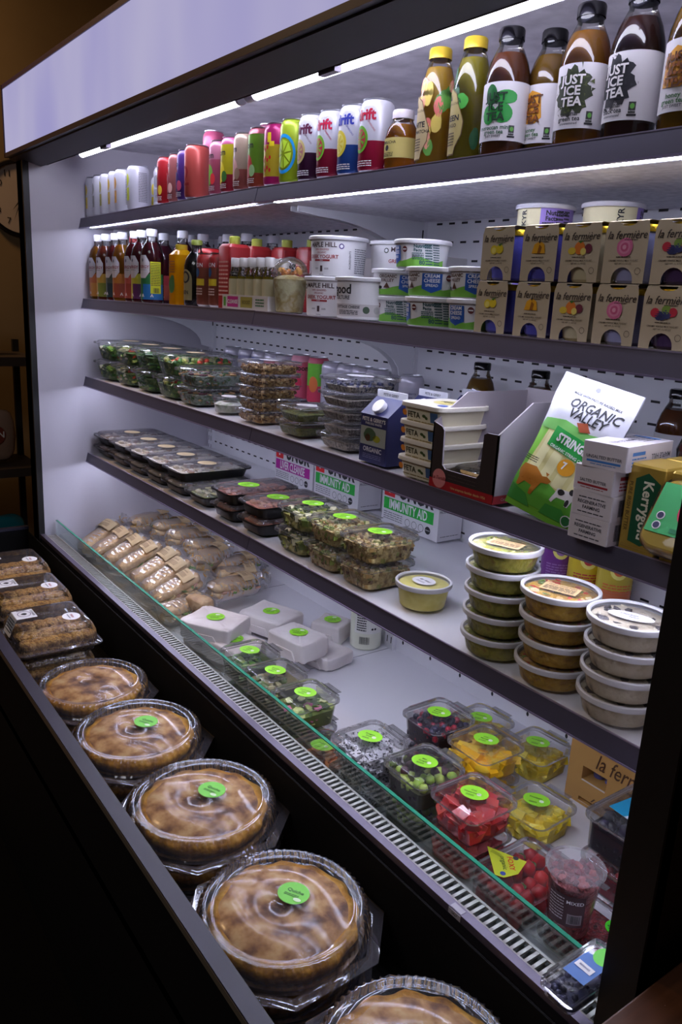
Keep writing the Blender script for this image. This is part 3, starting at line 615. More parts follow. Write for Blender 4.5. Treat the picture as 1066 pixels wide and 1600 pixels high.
ptub('mh', MHt, 0, 0, .235, .065, z2, 'lower white tub of the second row, mostly hidden behind the front tubs', rz=1.3, X=xm+.045)
CCf = lambda r: tub(r, .0555, .047, .0515, cc_print('front')); CCn = lambda r: tub(r, .0555, .047, .0515, cc_print('facts'))
z2 = zs(2, -1.1)
xa = ptub('ccn', CCn, 577, 475, .128, .058, z2, 'cream cheese tub turned to its nutrition print, bottom row left', name='cream_cheese_tub')
xb = ptub('ccn', CCn, 629, 480, .062, .058, z2, 'cream cheese tub turned to its nutrition print, bottom row centre', name='cream_cheese_tub')
xc_ = ptub('ccn', CCn, 0, 0, .062, .058, z2, 'cream cheese tub in the bottom row next to the yogurt packs', name='cream_cheese_tub', rz=.5, X=xb+.112)
ptub('ccf', CCf, 0, 0, .122, .058, z2+.0518, 'cream cheese tub in the middle row showing the cow and hills', rz=.55, name='cream_cheese_tub', X=xa+.004)
ptub('ccf', CCf, 0, 0, .064, .058, z2+.0518, 'cream cheese tub in the middle row with its blue shield in full view', rz=-.05, name='cream_cheese_tub', X=xb-.004)
ptub('ccf', CCf, 0, 0, .064, .058, z2+.0518, 'cream cheese tub with blue shield half hidden by the yogurt packs', rz=-.1, name='cream_cheese_tub', X=xc_-.004)
ptub('ccn', CCn, 0, 0, .10, .058, z2+.1036, 'cream cheese tub alone on the third level of its stack', rz=.10, name='cream_cheese_tub', X=(xa+xb)/2+.005)
for k, (X, Y, n) in enumerate(((-1.08, .215, 3),)):
    for j in range(n): ptub('ccn', CCn, 0, 0, Y, .058, z2+.0518*j, ('lowest', 'middle', 'top')[j]+' tub of the rear stack behind the cream cheese tubs', rz=.2, name='cream_cheese_tub', X=X)
CREAM = M((226, 218, 176), .45, name='cream_tub')
def lav_print(b, C):
    f = C(.35); pu = M((150, 126, 206), .5); b.patch(.000, .085, .0, .066, C(.55, .0005), pu, 10, 2); b.patch(-.06, .0, .010, .022, C(.55, .0005), pu, 6, 1); g = C(.55, .001)
    facts(b, g, .004, .055, .012, .062, INK, 4, '90'); b.text('SKYR', .014, -.030, .045, g, INK, .02, 0, 1, PI/2)
def lavt(r): tub(r, .052, .046, .072, lav_print, CREAM, M((206, 204, 214), .4))
z2 = zs(2, -.95)
for j, (X, Y, lab) in enumerate(((-1.0, .20, 'cream and lavender tub raised behind the yogurt packs'), (-.885, .235, 'cream and lavender tub with only its grey lid showing behind the packs'))):
    ptub('lavl', lavt, 0, 0, Y, .052, z2, 'lower tub under the '+('first' if j == 0 else 'second')+' raised lavender tub', X=X, rz=.2)
    ptub('lavl', lavt, 0, 0, Y, .052, z2+.0725, 'middle tub under the '+('first' if j == 0 else 'second')+' raised lavender tub', X=X, rz=.2)
    if j == 0: ptub('lavl', lavt, 0, 0, Y, .052, z2+.145, lab, X=X)
    else: ptub('lavl', lavt, 0, 0, Y, .052, z2+.145, lab, X=X, rz=1)
# paired glass yogurt pots in card sleeves
SLV = M((190, 174, 146), .65, name='card_sleeve'); FOIL = noisy('gold_foil', (190, 150, 20), (236, 200, 60), 90, .3, (1, 1, 1), .5, .8)
def lf_pack(kind):
    pots = {'lemon': (84, 84, 170), 'honey': (80, 78, 164), 'mango': (196, 184, 150), 'rose': (150, 150, 186), 'berry': (70, 50, 84)}[kind]
    def bd(root):
        pm = M(pots, .18, 0, 0, 'yogurt_pot')
        for y in (.034, .106):
            MB().lathe([(.027, 0), (.031, .004), (.0345, .030), (.035, .058), (.033, .070), (.0335, .076)], pm, 28, cy=y).build('yogurt_pot', root)
            MB().lathe([(.0355, .068), (.0362, .0745), (.0352, .0768), (.033, .0775), (.012, .0772)], FOIL, 32, cy=y).build('foil_lid', root)
        s = MB(); F = lambda x, y: (x, -.0025-.003*math.sin(y/.08*PI)*.6, y)
        P = [(-.031, .0805), (-.034, .070), (-.0335, .002)]; P += [(-.0335, .0), (-.017, .0)]+[(-.017*math.cos(a), .004+.017*math.sin(a)) for a in [PI*k/10 for k in range(11)]]+[(.017, .0), (.0335, .0)]
        P += [(.034, .070), (.031, .0805)]+[(.014*math.cos(a), .0805-.006*math.sin(a)) for a in [PI*k/6 for k in range(7)]]
        s.poly(P, F, SLV); s.poly([(p[0], p[1]) for p in P], lambda x, y: (x, .1435, y), SLV)
        s.loft([[(x, -.0028, .0805), (x, .002, .0822), (x, .137, .0822), (x, .1435, .0805)] for x in (-.031, .031)], SLV, False, False, closed=False)
        s.loft([[(x, .0, -.0), (x, .1435, -.0)] for x in (-.033, .033)], SLV, False, False, closed=False); s.build('card_sleeve', root)
        b = MB(); f = front(-.0054, 0, 0); bk = M((40, 30, 26), .6)
        F2 = lambda e: (lambda x, y: (x, -.0025-.0018*math.sin(y/.08*PI)-e, y))
        f = F2(.0005); g = F2(.0008)
        b.text('la fermière', .0148, .001, .0625, f, bk, .006, .25, .95); b.lines(-.002, .018, .0555, .0575, 1, f, bk, .5, 4)
        if kind == 'lemon':
            for x, y in ((-.006, .046), (.006, .047)): b.disc(x, y, .0075, .007, f, M((222, 196, 40), .5), 16)
            b.disc(-.006, .045, .005, .0048, g, M((236, 220, 110), .5), 12); b.poly([(.002, .054), (.012, .056), (.006, .051)], g, M((60, 110, 40), .5))
        elif kind == 'honey':
            b.poly([(-.013, .040), (.013, .040), (.010, .053), (.001, .058), (-.009, .053)], f, M((224, 160, 30), .5)); b.poly([(-.002, .040), (.004, .040), (.006, .049), (.001, .053)], g, M((150, 90, 20), .5)); b.disc(.001, .057, .0015, .003, g, bk, 8)
        elif kind == 'mango':
            b.disc(-.013, .043, .007, .005, f, M((220, 190, 60), .5), 14); b.disc(.0, .047, .009, .009, f, M((220, 120, 40), .5), 18); b.disc(.015, .046, .0065, .0065, f, M((110, 40, 60), .5), 14); b.disc(.007, .042, .005, .005, g, M((230, 210, 110), .5), 12); b.poly([(-.004, .056), (.006, .057), (.001, .053)], g, M((60, 110, 40), .5))
        elif kind == 'rose':
            for q, c in ((.0125, (214, 110, 150)), (.009, (224, 140, 170)), (.006, (204, 90, 130)), (.003, (230, 160, 184))): b.disc(0, .047, q, q, F2(.0005+.0003*(.0125-q)/.003), M(c, .5), 16, .06)
        else:
            for x, y, c in ((-.014, .047, (190, 40, 60)), (.012, .048, (190, 44, 64)), (-.003, .043, (44, 50, 96)), (.004, .045, (50, 56, 104)), (.002, .051, (120, 150, 60)), (-.007, .043, (40, 44, 88))): b.disc(x, y, .0065, .006, f, M(c, .5), 12)
        b.lines(-.012, .012, .0335, .0350, 1, f, bk, .7, 1); b.text('CREAMY WHOLE MILK YOGURT', .0032, 0, .0295, f, bk, .01); b.text('NET WT. 2 x 4.9 OZ', .003, 0, .0255, f, bk, .01)
        b.disc(.024, .016, .0045, .0045, f, bk, 16, 0, .88); b.build('printed_front', root)
    return bd
xs = [-.932, -.8465, -.771, -.696, -.619]; kinds = ['lemon', 'honey', 'mango', 'rose', 'berry']; z2 = zs(2, -.75)
for j in range(2):
    for x, k in zip(xs, kinds):
        put(('lf', k), 'yogurt_pot_pack', lf_pack(k), (x+(0.0 if j else -.003), .022, zs(2, x)+.0828*j+.0005), '%s of two stacked sleeves of yogurt pots printed with %s' % (('lower', 'upper')[j], {'lemon': 'yellow lemons', 'honey': 'honeycomb', 'mango': 'mango and passion fruit', 'rose': 'a pink rose', 'berry': 'raspberries and blueberries'}[k]), 'yogurt pack', 'yogurt pot packs on the second shelf')
# energy drink bottles at the far left
EP = [(.030, 0), (.0335, .004), (.034, .012), (.034, .128), (.033, .145), (.028, .163), (.019, .176), (.0155, .182), (.0155, .195), (.0158, .213)]
WCP = M((220, 220, 228), .4, name='white_screw_cap'); RCP = M((200, 30, 40), .4, name='red_screw_cap')
def energy(liq, c1, c2, facing=0, back=False):
    def bd(root):
        def lab(root):
            b = MB(); f0 = cyl(.034, facing, 0, .0004); f = cyl(.034, facing, 0, .0008); g = cyl(.034, facing, 0, .0012)
            b.patch(-.05, .07, .010, .085, f0, M(c1, .5), 20, 1); b.patch(.0, .07, .010, .055, f, M(c2, .5), 12, 1)
            b.poly([(-.022, .082), (-.010, .072), (.010, .072), (.024, .090), (.024, .118), (.012, .138), (-.012, .138), (-.024, .120)], f, M((206, 200, 204), .5))
            b.text('ENERGY', .0125, -.001, .104, g, M((150, 60, 70), .5), .02); b.lines(-.015, .015, .094, .097, 1, g, GREYT, .5, 2); b.disc(0, .124, .004, .005, g, GREYT, 12)
            for k in range(3): b.text('^', .02, -.030+.03*k, .018, g, M((230, 220, 220), .5), .03)
            if back: b.patch(.026, .058, .028, .120, g, M((206, 210, 40), .5), 6, 1); b.lines(.028, .056, .05, .118, 14, cyl(.034, facing, 0, .0016), INK, .4, 3); b.bars(.034, .052, .030, .044, cyl(.034, facing, 0, .0016), INK, 2)
            b.build('label', root)
        bottle(root, EP, LIQ(liq), .176, RCP if liq == (150, 20, 40) else WCP, .020, lab, capr=.0165)
    return bd
G3 = 'energy drink bottles on the second shelf'
el = [(-2.850, .05, (196, 130, 30), (206, 120, 70), (214, 150, 70), 'bottle of amber drink with an orange label, hard against the left wall'), (-2.776, .05, (150, 60, 30), (190, 150, 60), (120, 130, 50), 'bottle of brown drink with an olive label, second from the left wall'),
      (-2.728, .13, (150, 20, 40), (60, 70, 70), (50, 60, 60), 'red capped bottle in the second row at the left end'), (-2.700, .055, (140, 40, 40), (80, 90, 80), (40, 60, 70), 'bottle with a dark grey-green label third from the left wall'), (-2.625, .05, (190, 130, 30), (176, 110, 40), (150, 70, 50), 'bottle of golden drink with orange-brown foot'),
      (-2.575, .13, (170, 50, 30), (190, 90, 70), (190, 90, 70), 'white capped bottle in the second row showing red drink'), (-2.530, .055, (120, 20, 40), (190, 90, 80), (160, 70, 60), 'bottle of dark red drink with dusty pink label foot'), (-2.462, .05, (110, 20, 40), (196, 190, 60), (90, 40, 90), 'bottle of dark red drink with yellow and purple label'),
      (-2.385, .05, (104, 18, 40), (40, 110, 60), (30, 100, 160), 'largest berry drink bottle with green and blue label and yellow back panel'), (-2.492, .135, (110, 30, 60), (190, 60, 70), (190, 90, 70), 'white capped bottle in the second row left of the big blue label bottle'), (-2.330, .125, (110, 20, 70), (206, 200, 206), (120, 190, 50), 'bottle of purple drink with white and lime label right of the blue label bottle')]
for k, (x, Y, lq, a, c, lab) in enumerate(el):
    put(('en', k), 'drink_bottle', energy(lq, a, c, .25 if k == 8 else .15, k == 8), (x, Y, zs(2, x)), lab, 'bottle', G3)
BP_ = [(.032, 0), (.0355, .004), (.036, .012), (.036, .14), (.035, .152), (.030, .170), (.020, .182), (.0165, .186), (.0165, .195), (.0168, .213)]
for k, (x, Y) in enumerate(((-2.455, .21), (-2.375, .215), (-2.39, .295), (-2.295, .26), (-2.29, .34), (-2.205, .275), (-2.19, .355))):
    put('pink', 'drink_bottle', lambda r: bottle(r, BP_, LIQ((120, 60, 96)), .168, WCP, .021, lambda r: MB().patch(-.1, .1, .04, .13, cyl(.036), M((190, 60, 70), .5), 30, 1).build('label', r), capr=.018), (x, Y, zs(2, x)), 'tall white capped bottle of purple drink in the rear rows of the second shelf', 'bottle', 'tall purple drink bottles at the back of the second shelf')
z2 = zs(2, -2.1)
def sqb(root):
    MB().rr([(.056, .056, .012, 0), (.058, .058, .012, .004), (.058, .058, .012, .135), (.040, .040, .012, .146), (.032, .032, .014, .150)], LIQ((206, 160, 20)), 5).build('bottle_body', root)
    MB().lathe([(.017, .148), (.017, .162), (.015, .163)], GCAP, 20).build('cap', root)
    b = MB(); f = front(-.0295, 0, 0); b.disc(0, .055, .018, .026, f, M((60, 120, 60), .5), 14, .2); b.lines(-.02, .02, .085, .12, 5, f, M((120, 80, 20), .5), .5, 2); b.build('label', root)
put('sqb', 'juice_bottle', sqb, (-2.165, .045, z2), 'square bottle of yellow juice with a green fruit picture', 'bottle')
def redcan(root):
    def d(b):
        f = cyl(.038, .1); b.disc(.012, .10, .022, .026, f, INK, 16); b.text('VITA', .02, -.012, .11, f, M((226, 60, 60), .5), .02); b.patch(-.03, .03, .055, .07, f, M((190, 180, 170), .5), 6, 1); b.disc(-.01, .035, .014, .014, f, M((150, 20, 30), .5), 12)
    can(root, .160, .038, M((176, 34, 40), .35, name='red_print'), ((.05, M((150, 40, 50), .35)), (.09, M((190, 40, 44), .35))), d)
put('redcan', 'drink_can', redcan, (-2.14, .125, z2), 'tall red can behind the dark glass bottle', 'can')
def darkb(root):
    def lab(r):
        b = MB(); f = cyl(.034, .05, 0, .0005); g = cyl(.034, .05, 0, .0009)
        b.poly([(-.024, .015), (.024, .015), (.024, .065)]+[(.024*math.cos(a), .070+.026*math.sin(a)) for a in [PI*k/8 for k in range(9)]], f, M((150, 140, 100), .6)); b.text('BEN', .014, 0, .035, g, INK, .02); b.disc(0, .075, .017, .016, g, INK, 14, 0, .7); b.build('label', r)
    bottle(root, [(.031, 0), (.034, .005), (.034, .105), (.030, .122), (.018, .140), (.0135, .148), (.0135, .160), (.0140, .172)], M((14, 10, 12), .2, name='dark_drink'), .14, M((120, 130, 50), .4, name='green_crown_cap'), .012, lab)
put('darkb', 'drink_bottle', darkb, (-2.072, .047, z2), 'nearly black glass bottle with cream arch label and green cap', 'bottle')
def brown(root):
    def d(b):
        f = cyl(.029, .1); b.disc(-.004, .088, .009, .012, f, M((40, 90, 140), .5), 12); b.text('RON', .015, 0, .106, f, WHITE, .01); b.patch(-.02, .02, .055, .072, f, M((206, 180, 40), .5), 5, 1); b.lines(-.015, .015, .03, .05, 3, f, M((200, 170, 160), .5), .5, 1)
    can(root, .137, .029, M((120, 62, 46), .4, .1, name='brown_print'), ((.1, M((150, 40, 40), .4)),), d)
put('brown', 'drink_can', brown, (-1.995, .042, z2), 'slim brown can with yellow band right of the dark bottle', 'can'); put('brown', 'drink_can', brown, (-1.932, .046, z2), 'slim brown can with yellow band beside the red carton', 'can')
def redbox(root):
    MB().rr([(.062, .060, .006, 0), (.062, .060, .006, .150), (.050, .050, .006, .158)], M((150, 34, 38), .4, name='red_carton'), 4).build('carton', root)
    MB().lathe([(.014, .158), (.014, .176), (.012, .1775)], M((150, 160, 60), .4), 18).build('cap', root)
    b = MB(); f = right(.0315, 0, 0); b.patch(-.026, .026, .03, .125, f, M((206, 200, 200), .5)); facts(b, right(.032, 0, 0), -.024, .024, .05, .12, INK, 3, '10'); f2 = front(-.0305, 0, 0); b.lines(-.025, .025, .03, .12, 9, f2, M((240, 200, 190), .5), .4, 4); b.build('nutrition_panel', root)
put('redbox', 'juice_carton', redbox, (-1.872, .055, z2), 'red carton with white nutrition panel and green cap', 'carton')
for k, (x, Y) in enumerate(((-1.90, .135), (-1.84, .19), (-1.76, .215))):
    put('redbox', 'juice_carton', redbox, (x, Y, zs(2, x)-.0), 'red carton with a green cap in the rear rows behind the shot bottles', 'carton', 'red cartons behind the shot bottles')
def shot(root):
    bottle(root, [(.013, 0), (.0165, .003), (.017, .008), (.017, .078), (.014, .088), (.0105, .094), (.0108, .118)], LIQ((196, 180, 50)), .076, M((214, 210, 206), .45, name='cream_cap'), .020, lambda r: MB().patch(-.045, .045, .028, .07, cyl(.017), M((200, 190, 150), .6), 16, 1).build('label', r), 18, capr=.0125)
def tray(root):
    b = MB(); W = M((206, 200, 196), .6, name='card_tray')
    b.box((-.112, -.040, 0), (.112, -.0375, .034), W); b.box((-.112, .0375, 0), (.112, .040, .034), W); b.box((-.112, -.0375, 0), (-.1095, .0375, .034), W); b.box((.1095, -.0375, 0), (.112, .0375, .034), W); b.box((-.1095, -.0375, 0), (.1095, .0375, .0015), W); b.build('tray_card', root, smooth=0)
    q = MB(); f = front(-.0405, 0, 0); g = front(-.0409, 0, 0); q.patch(-.085, -.030, .005, .030, f, M((190, 40, 130), .5)); q.text('CLEANSE', .013, -.0575, .017, g, WHITE, .02); q.patch(-.018, .040, .005, .030, f, M((160, 150, 70), .5)); q.text('BOOST', .012, .011, .017, g, M((90, 80, 30), .5), .01); q.lines(.055, .095, .008, .028, 3, f, M((60, 110, 70), .5), .5, 2); q.patch(-.105, -.094, .006, .028, f, M((90, 160, 60), .5)); q.build('printed_panels', root, smooth=0)
x = -1.745; put('shtray', 'display_tray', tray, (x, .055, zs(2, x)), 'low white card tray with magenta panel holding juice shots', 'tray')
for j in range(2):
    for k in range(5): xx = x-.082+.041*k; put('shot', 'juice_shot', shot, (xx, .036+.037*j, zs(2, x)+.002), 'small bottle of yellow juice with cream cap standing in the card tray', 'bottle', 'juice shots in the card tray')
MB_ = MB().box((-.17, -.04, 0), (.17, .04, .145), M((214, 210, 210), .6, name='white_card')).build('white_carton', bevel=.002)
MB_.location = (-1.60, .40, zs(2, -1.6)); tag(MB_, 'plain white carton at the back wall behind the shots and parfait', 'box')
YOG = FOOD('parfait_layers', [(220, 212, 140), (236, 230, 184), (190, 166, 100), (240, 236, 206)], 28, .5)
def parfait(root):
    MB().lathe([(.030, 0), (.032, .003), (.041, .083), (.0425, .084), (.0425, .088)], CLR, 32, c1=False).build('clear_cup', root)
    MB().lathe([(.029, .002), (.031, .004), (.0385, .074), (.030, .080), (.012, .084)], YOG, 32).build('yogurt_filling', root)
    MB().lathe([(.0445, .085), (.0445, .089), (.040, .091)]+[(.039*math.cos(a), .092+.032*math.sin(a)) for a in [PI/2*k/7 for k in range(7)]]+[(.006, .124)], CLR2, 32, c0=False).build('dome_lid', root)
    b = MB(); R = random.Random(3)
    for k in range(16): b.blob((R.uniform(-.018, .018), R.uniform(-.018, .018), .086+R.uniform(0, .012)), R.uniform(.004, .007), M(R.choice([(190, 120, 50), (160, 96, 40), (214, 160, 80)]), .6), 1, .2, R=R)
    b.build('granola_topping', root)
x = xl(425, 450, .055, .041); put('parf', 'parfait_cup', parfait, (x, .055, zs(2, x)), 'clear domed cup of layered parfait at the shelf front', 'cup'); put('parf', 'parfait_cup', parfait, (x+.004, .155, zs(2, x)), 'second domed parfait cup directly behind the front one', 'cup')
# ================================================================== CONTAINERS WITH FOOD
def clam(root, w, d, h, fill, lid=.010, stick=GREENST, body=None, lidm=None, inner=.80, tab=.016, text=('',), sr=.019, seed=0, fh=None, shape='round', sx=0, sy=0, clearbase=True):
    body = body or CLR; lidm = lidm or CLR2; r = min(w, d)*.16; t = h-lid
    rm = RIMM if body is CLR else body
    MB().rr([(w*inner*.94, d*inner*.94, r, 0), (w*inner, d*inner, r, .003), (w*.90, d*.90, r, t-.005), (w*.915, d*.915, r, t-.004), (w, d, r*1.1, t-.0035), (w, d, r*1.1, t)], body, 6, c1=False, mats=[body, body, body, rm, rm]).build('container_base', root)
    b = MB().rr([(w, d, r*1.1, t+.0004), (w, d, r*1.1, t+.0026), (w*.955, d*.955, r, t+.003), (w*.93, d*.93, r, t+.0012), (w*.915, d*.915, r, t+.0022), (w*.88, d*.88, r, h-.0012), (w*.85, d*.85, r, h), (w*.74, d*.74, r*.9, h), (w*.72, d*.72, r*.9, h-.0012)], lidm, 6, c0=False, mats=[RIMM, RIMM, lidm, RIMM, lidm, lidm, RIMM, lidm])
    if tab: b.box((-w*.22, d/2-.002, t+.001), (w*.22, d/2+tab, t+.0018), RIMM); b.tube([(-w*.3, d/2+.004, t+.0015), (w*.3, d/2+.004, t+.0015)], .0016, RIMM, 6)
    b.build('clear_lid', root)
    m = MB(); fill(m, w*.86, d*.86, fh or (t-.006), random.Random(seed), w*inner*.93, d*inner*.93); m.build('food_filling', root, smooth=50)
    if stick:
        s = MB(); f = top(h-.0002 if shape != 'flat' else h+.0005, sx, sy, PI/2*0+.5)
        s.disc(0, 0, sr*1.2, sr*.85 if shape == 'oval' else sr, f, stick, 24)
        g = top(h+.0003, sx, sy, .5); dk = M((40, 60, 40), .6)
        s.disc(sr*.45, -sr*.15, sr*.22, sr*.22, g, M((226, 240, 210), .5), 8)
        for k, q in enumerate(text): s.text(q, sr*.30, -sr*.1, sr*.25-k*sr*.36, g, dk, .01)
        s.lines(-sr*.6, sr*.1, -sr*.62, -sr*.35, 2, g, dk, .4, seed); s.build('round_sticker', root, smooth=0)
def F_chunks(mats, sz=.014, n=26, block=None, kind='chunk', sq=(1, 1, 1), lay=2):
    def f(m, w, d, H, R, wb, db):
        bl = block or mats[0]; m.rr([(wb, db, .012, .0015), (w-.004, d-.004, .014, H-sz*.7)], bl, 4)
        for k in range(n*lay):
            z = H-sz*.45-sz*.5*(k % lay); x, y = R.uniform(-w/2+sz*.6, w/2-sz*.6), R.uniform(-d/2+sz*.6, d/2-sz*.6)
            if kind == 'chunk': m.chunk((x, y, z), (sz*sq[0], sz*sq[1], sz*sq[2]), R.choice(mats), R)
            else: m.blob((x, y, z), sz*.5, R.choice(mats), 1, .06 if kind == 'ball' else .2, sq, R)
        # pieces against the side walls so they show through the plastic
        for k in range(int(n*1.4)):
            sd = k % 4; z = R.uniform(sz*.5, H-sz*.5); t = z/H; ww, dd = wb+(w-wb)*t-sz*.8, db+(d-db)*t-sz*.8; u = R.uniform(-.5, .5)
            x, y = ((u*ww, -dd/2), (u*ww, dd/2), (-ww/2, u*dd), (ww/2, u*dd))[sd]
            if kind == 'chunk': m.chunk((x, y, z), (sz*sq[0], sz*sq[1], sz*sq[2]), R.choice(mats), R)
            else: m.blob((x, y, z), sz*.5, R.choice(mats), 1, .06 if kind == 'ball' else .2, sq, R)
    return f
def F_grain(mat, amp=.004):
    def f(m, w, d, H, R, wb, db):
        m.rr([(wb, db, .012, .0015), (w-.002, d-.002, .014, H-.005)], mat, 4, c1=False); n = 14; vs = []
        for j in range(n+1):
            for i in range(n+1):
                x, y = -w/2+w*i/n, -d/2+d*j/n; e = min(i, j, n-i, n-j); vs.append((x*.97, y*.97, H-.006+(amp*(.5+noise.noise(Vector((x*90, y*90, R.random()*.2)))) if e else -.001)))
        m.add(vs, [(j*(n+1)+i, j*(n+1)+i+1, (j+1)*(n+1)+i+1, (j+1)*(n+1)+i) for j in range(n) for i in range(n)], mat)
    return f
m_ = lambda *c: [M(x, .4, name='food') for x in c]
SALAD = m_((40, 90, 30), (70, 120, 40), (110, 150, 60), (30, 70, 30), (170, 180, 90), (214, 210, 170))
SALDK = FOOD('salad_greens', [(16, 40, 14), (40, 84, 28), (90, 120, 50), (150, 160, 90)], 55, .5, 1)
G3S = 'food boxes on the third shelf'
def stack(keyf, name, n, th, X, Y, z0, labf, cat, grp, rz=0, jit=.003, seed=0, topkey=None, sc=None):
    R = random.Random(seed)
    for j in range(n):
        k, bf = keyf(j == n-1); dx, dy = (R.uniform(-jit, jit), R.uniform(-jit, jit)) if j else (0, 0)
        put(k, name, bf, (X+dx, Y+dy, z0+th*j+.0002), labf(j), cat, grp, rz+(R.uniform(-.04, .04) if j else 0), sc=sc)
ORD = {2: ('lower', 'upper'), 3: ('bottom', 'middle', 'top'), 4: ('bottom', 'second from bottom', 'second from top', 'top'), 5: ('bottom', 'second from bottom', 'middle', 'second from top', 'top')}
# --- shelf 3, salads at the left
PAPS = M((214, 190, 150), .7, name='paper_sticker')
for k, X in enumerate((-2.79, -2.615, -2.44, -2.265)):
    fills = [F_chunks(SALAD, .016, 40, SALDK, 'chunk', (1.4, 1, .35)), F_chunks(SALAD+m_((150, 60, 30), (120, 80, 40)), .018, 40, SALDK, 'chunk', (1.3, 1, .4)), F_chunks(SALAD[:4], .018, 40, SALDK, 'chunk', (1.5, 1, .3)), F_chunks(SALAD+m_((220, 70, 40), (214, 214, 120), (206, 206, 150)), .020, 46, SALDK, 'ball')]
    ds = ('pale and green leaf salad against the left wall', 'leafy salad with brown toppings, second from the wall', 'dark green leaf salad, third from the wall', 'mixed salad with tomato and egg pieces')
    stack(lambda t, k=k: (('sal', k), lambda r: clam(r, .150, .235, .066, fills[k], .008, PAPS, seed=k, sr=.026, shape='flat')), 'salad_box', 2, .067, X, .135, zs(3, X), lambda j, k=k: '%s clear box of %s' % (ORD[2][j], ds[k]), 'salad box', G3S)
SLAW = FOOD('shredded_slaw', [(90, 100, 90), (150, 160, 150), (60, 90, 50), (190, 140, 80)], 50, .5, 1)
stack(lambda t: ('slaw', lambda r: clam(r, .135, .20, .052, F_chunks(m_((120, 130, 120), (150, 160, 150), (60, 100, 50), (190, 150, 100), (100, 60, 70)), .013, 60, SLAW, 'chunk', (1.5, .6, .3)), .008, None)), 'salad_box', 2, .053, -2.105, .115, zs(3, -2.1), lambda j: '%s clear box of shredded slaw right of the mixed salads' % ORD[2][j], 'salad box', G3S)
def cleartub(root):
    MB().lathe([(.036, 0), (.038, .003), (.044, .036), (.047, .037), (.047, .040)], CLR, 32, c1=False).build('container_base', root)
    MB().lathe([(.035, .002), (.036, .004), (.040, .022), (.03, .027), (.002, .029)], FOOD('pale_dip', [(196, 200, 190), (224, 224, 216), (120, 150, 90)], 30), 28).build('food_filling', root)
    MB().lathe([(.048, .0395), (.048, .042), (.044, .0425), (.043, .041), (.002, .0415)], CLR2, 32, c0=False, c1=False).build('clear_lid', root)
    b = MB().disc(0, 0, .027, .020, top(.0428), M((224, 222, 228), .6), 24); b.build('oval_sticker', root)
put('ctub', 'dip_cup', cleartub, (-1.925, .075, zs(3, -1.92)), 'small round clear cup of white dip with a white oval sticker', 'cup')
GRAN = FOOD('toasted_granola', [(96, 66, 36), (164, 124, 70), (206, 168, 106), (136, 100, 64)], 75, .6, 1.3, dist=.01)
GRCH = m_((136, 98, 54), (190, 150, 92), (100, 70, 40), (214, 184, 132))
WST = M((222, 220, 226), .6, name='white_sticker')
stack(lambda t: ('gran', lambda r: clam(r, .128, .135, .033, F_chunks(GRCH, .008, 70, GRAN, 'chunk', (1, 1, .7), 1), .006, WST, sr=.022, shape='oval', tab=.02)), 'granola_box', 5, .0302, -1.757, .095, zs(3, -1.75), lambda j: '%s of five clear boxes of brown granola' % ORD[5][j], 'food box', G3S)
SEAW = FOOD('dark_green_salad', [(46, 54, 20), (78, 86, 32), (110, 110, 46), (56, 66, 26)], 60, .5, 1)
stack(lambda t: ('seaw', lambda r: clam(r, .112, .125, .034, F_grain(SEAW), .006, WST, sr=.026, shape='oval')), 'green_salad_box', 2, .0335, -1.555, .085, zs(3, -1.55), lambda j: '%s flat clear box of dark olive green salad between granola and chia stacks' % ORD[2][j], 'food box', G3S)
CHIA = FOOD('chia_pudding', [(150, 142, 132), (196, 186, 172), (84, 76, 74), (214, 206, 192)], 130, .5, .6)
BLUEB = m_((40, 44, 80), (60, 60, 100), (30, 34, 60))
stack(lambda t: (('chia', t), lambda r: clam(r, .122, .150, .0335, F_chunks(BLUEB, .010, 26, CHIA, 'ball', (1, 1, 1), 1) if t else F_grain(CHIA, .002), .006, WST if t else None, sr=.026, shape='oval', tab=.02)), 'chia_box', 5, .0305, -1.378, .098, zs(3, -1.38), lambda j: '%s of five clear boxes of speckled chia pudding%s' % (ORD[5][j], ', with blueberries' if j == 4 else ''), 'food box', G3S)
# cans and bottles at the back of shelf 3
back = [(350, 540, (190, 184, 206), 'white seltzer can at the back left of shelf three'), (372, 541, (170, 166, 196), 'pale seltzer can at the back behind the granola'), (393, 543, (90, 100, 170), 'blue banded seltzer can at the back behind the granola'), (412, 546, (200, 80, 110), 'crimson banded seltzer can at the back behind the granola'), (430, 549, (190, 130, 150), 'rose seltzer can at the back right of the granola'),
        (455, 553, (226, 110, 140), 'pink can with a large red radish at the back'), (481, 558, (120, 186, 60), 'green and pink can next to the radish can at the back'), (503, 556, (196, 192, 206), 'white can at the back just left of the chia stack top'), (526, 558, (190, 186, 204), 'white can at the back directly behind the chia stack'), (549, 561, (186, 184, 200), 'white can at the back behind the right end of the chia stack'), (572, 566, (190, 188, 204), 'white can at the back beyond the chia stack'), (624, 576, (196, 190, 204), 'white raspberry lime can alone at the back behind the egg cartons')]
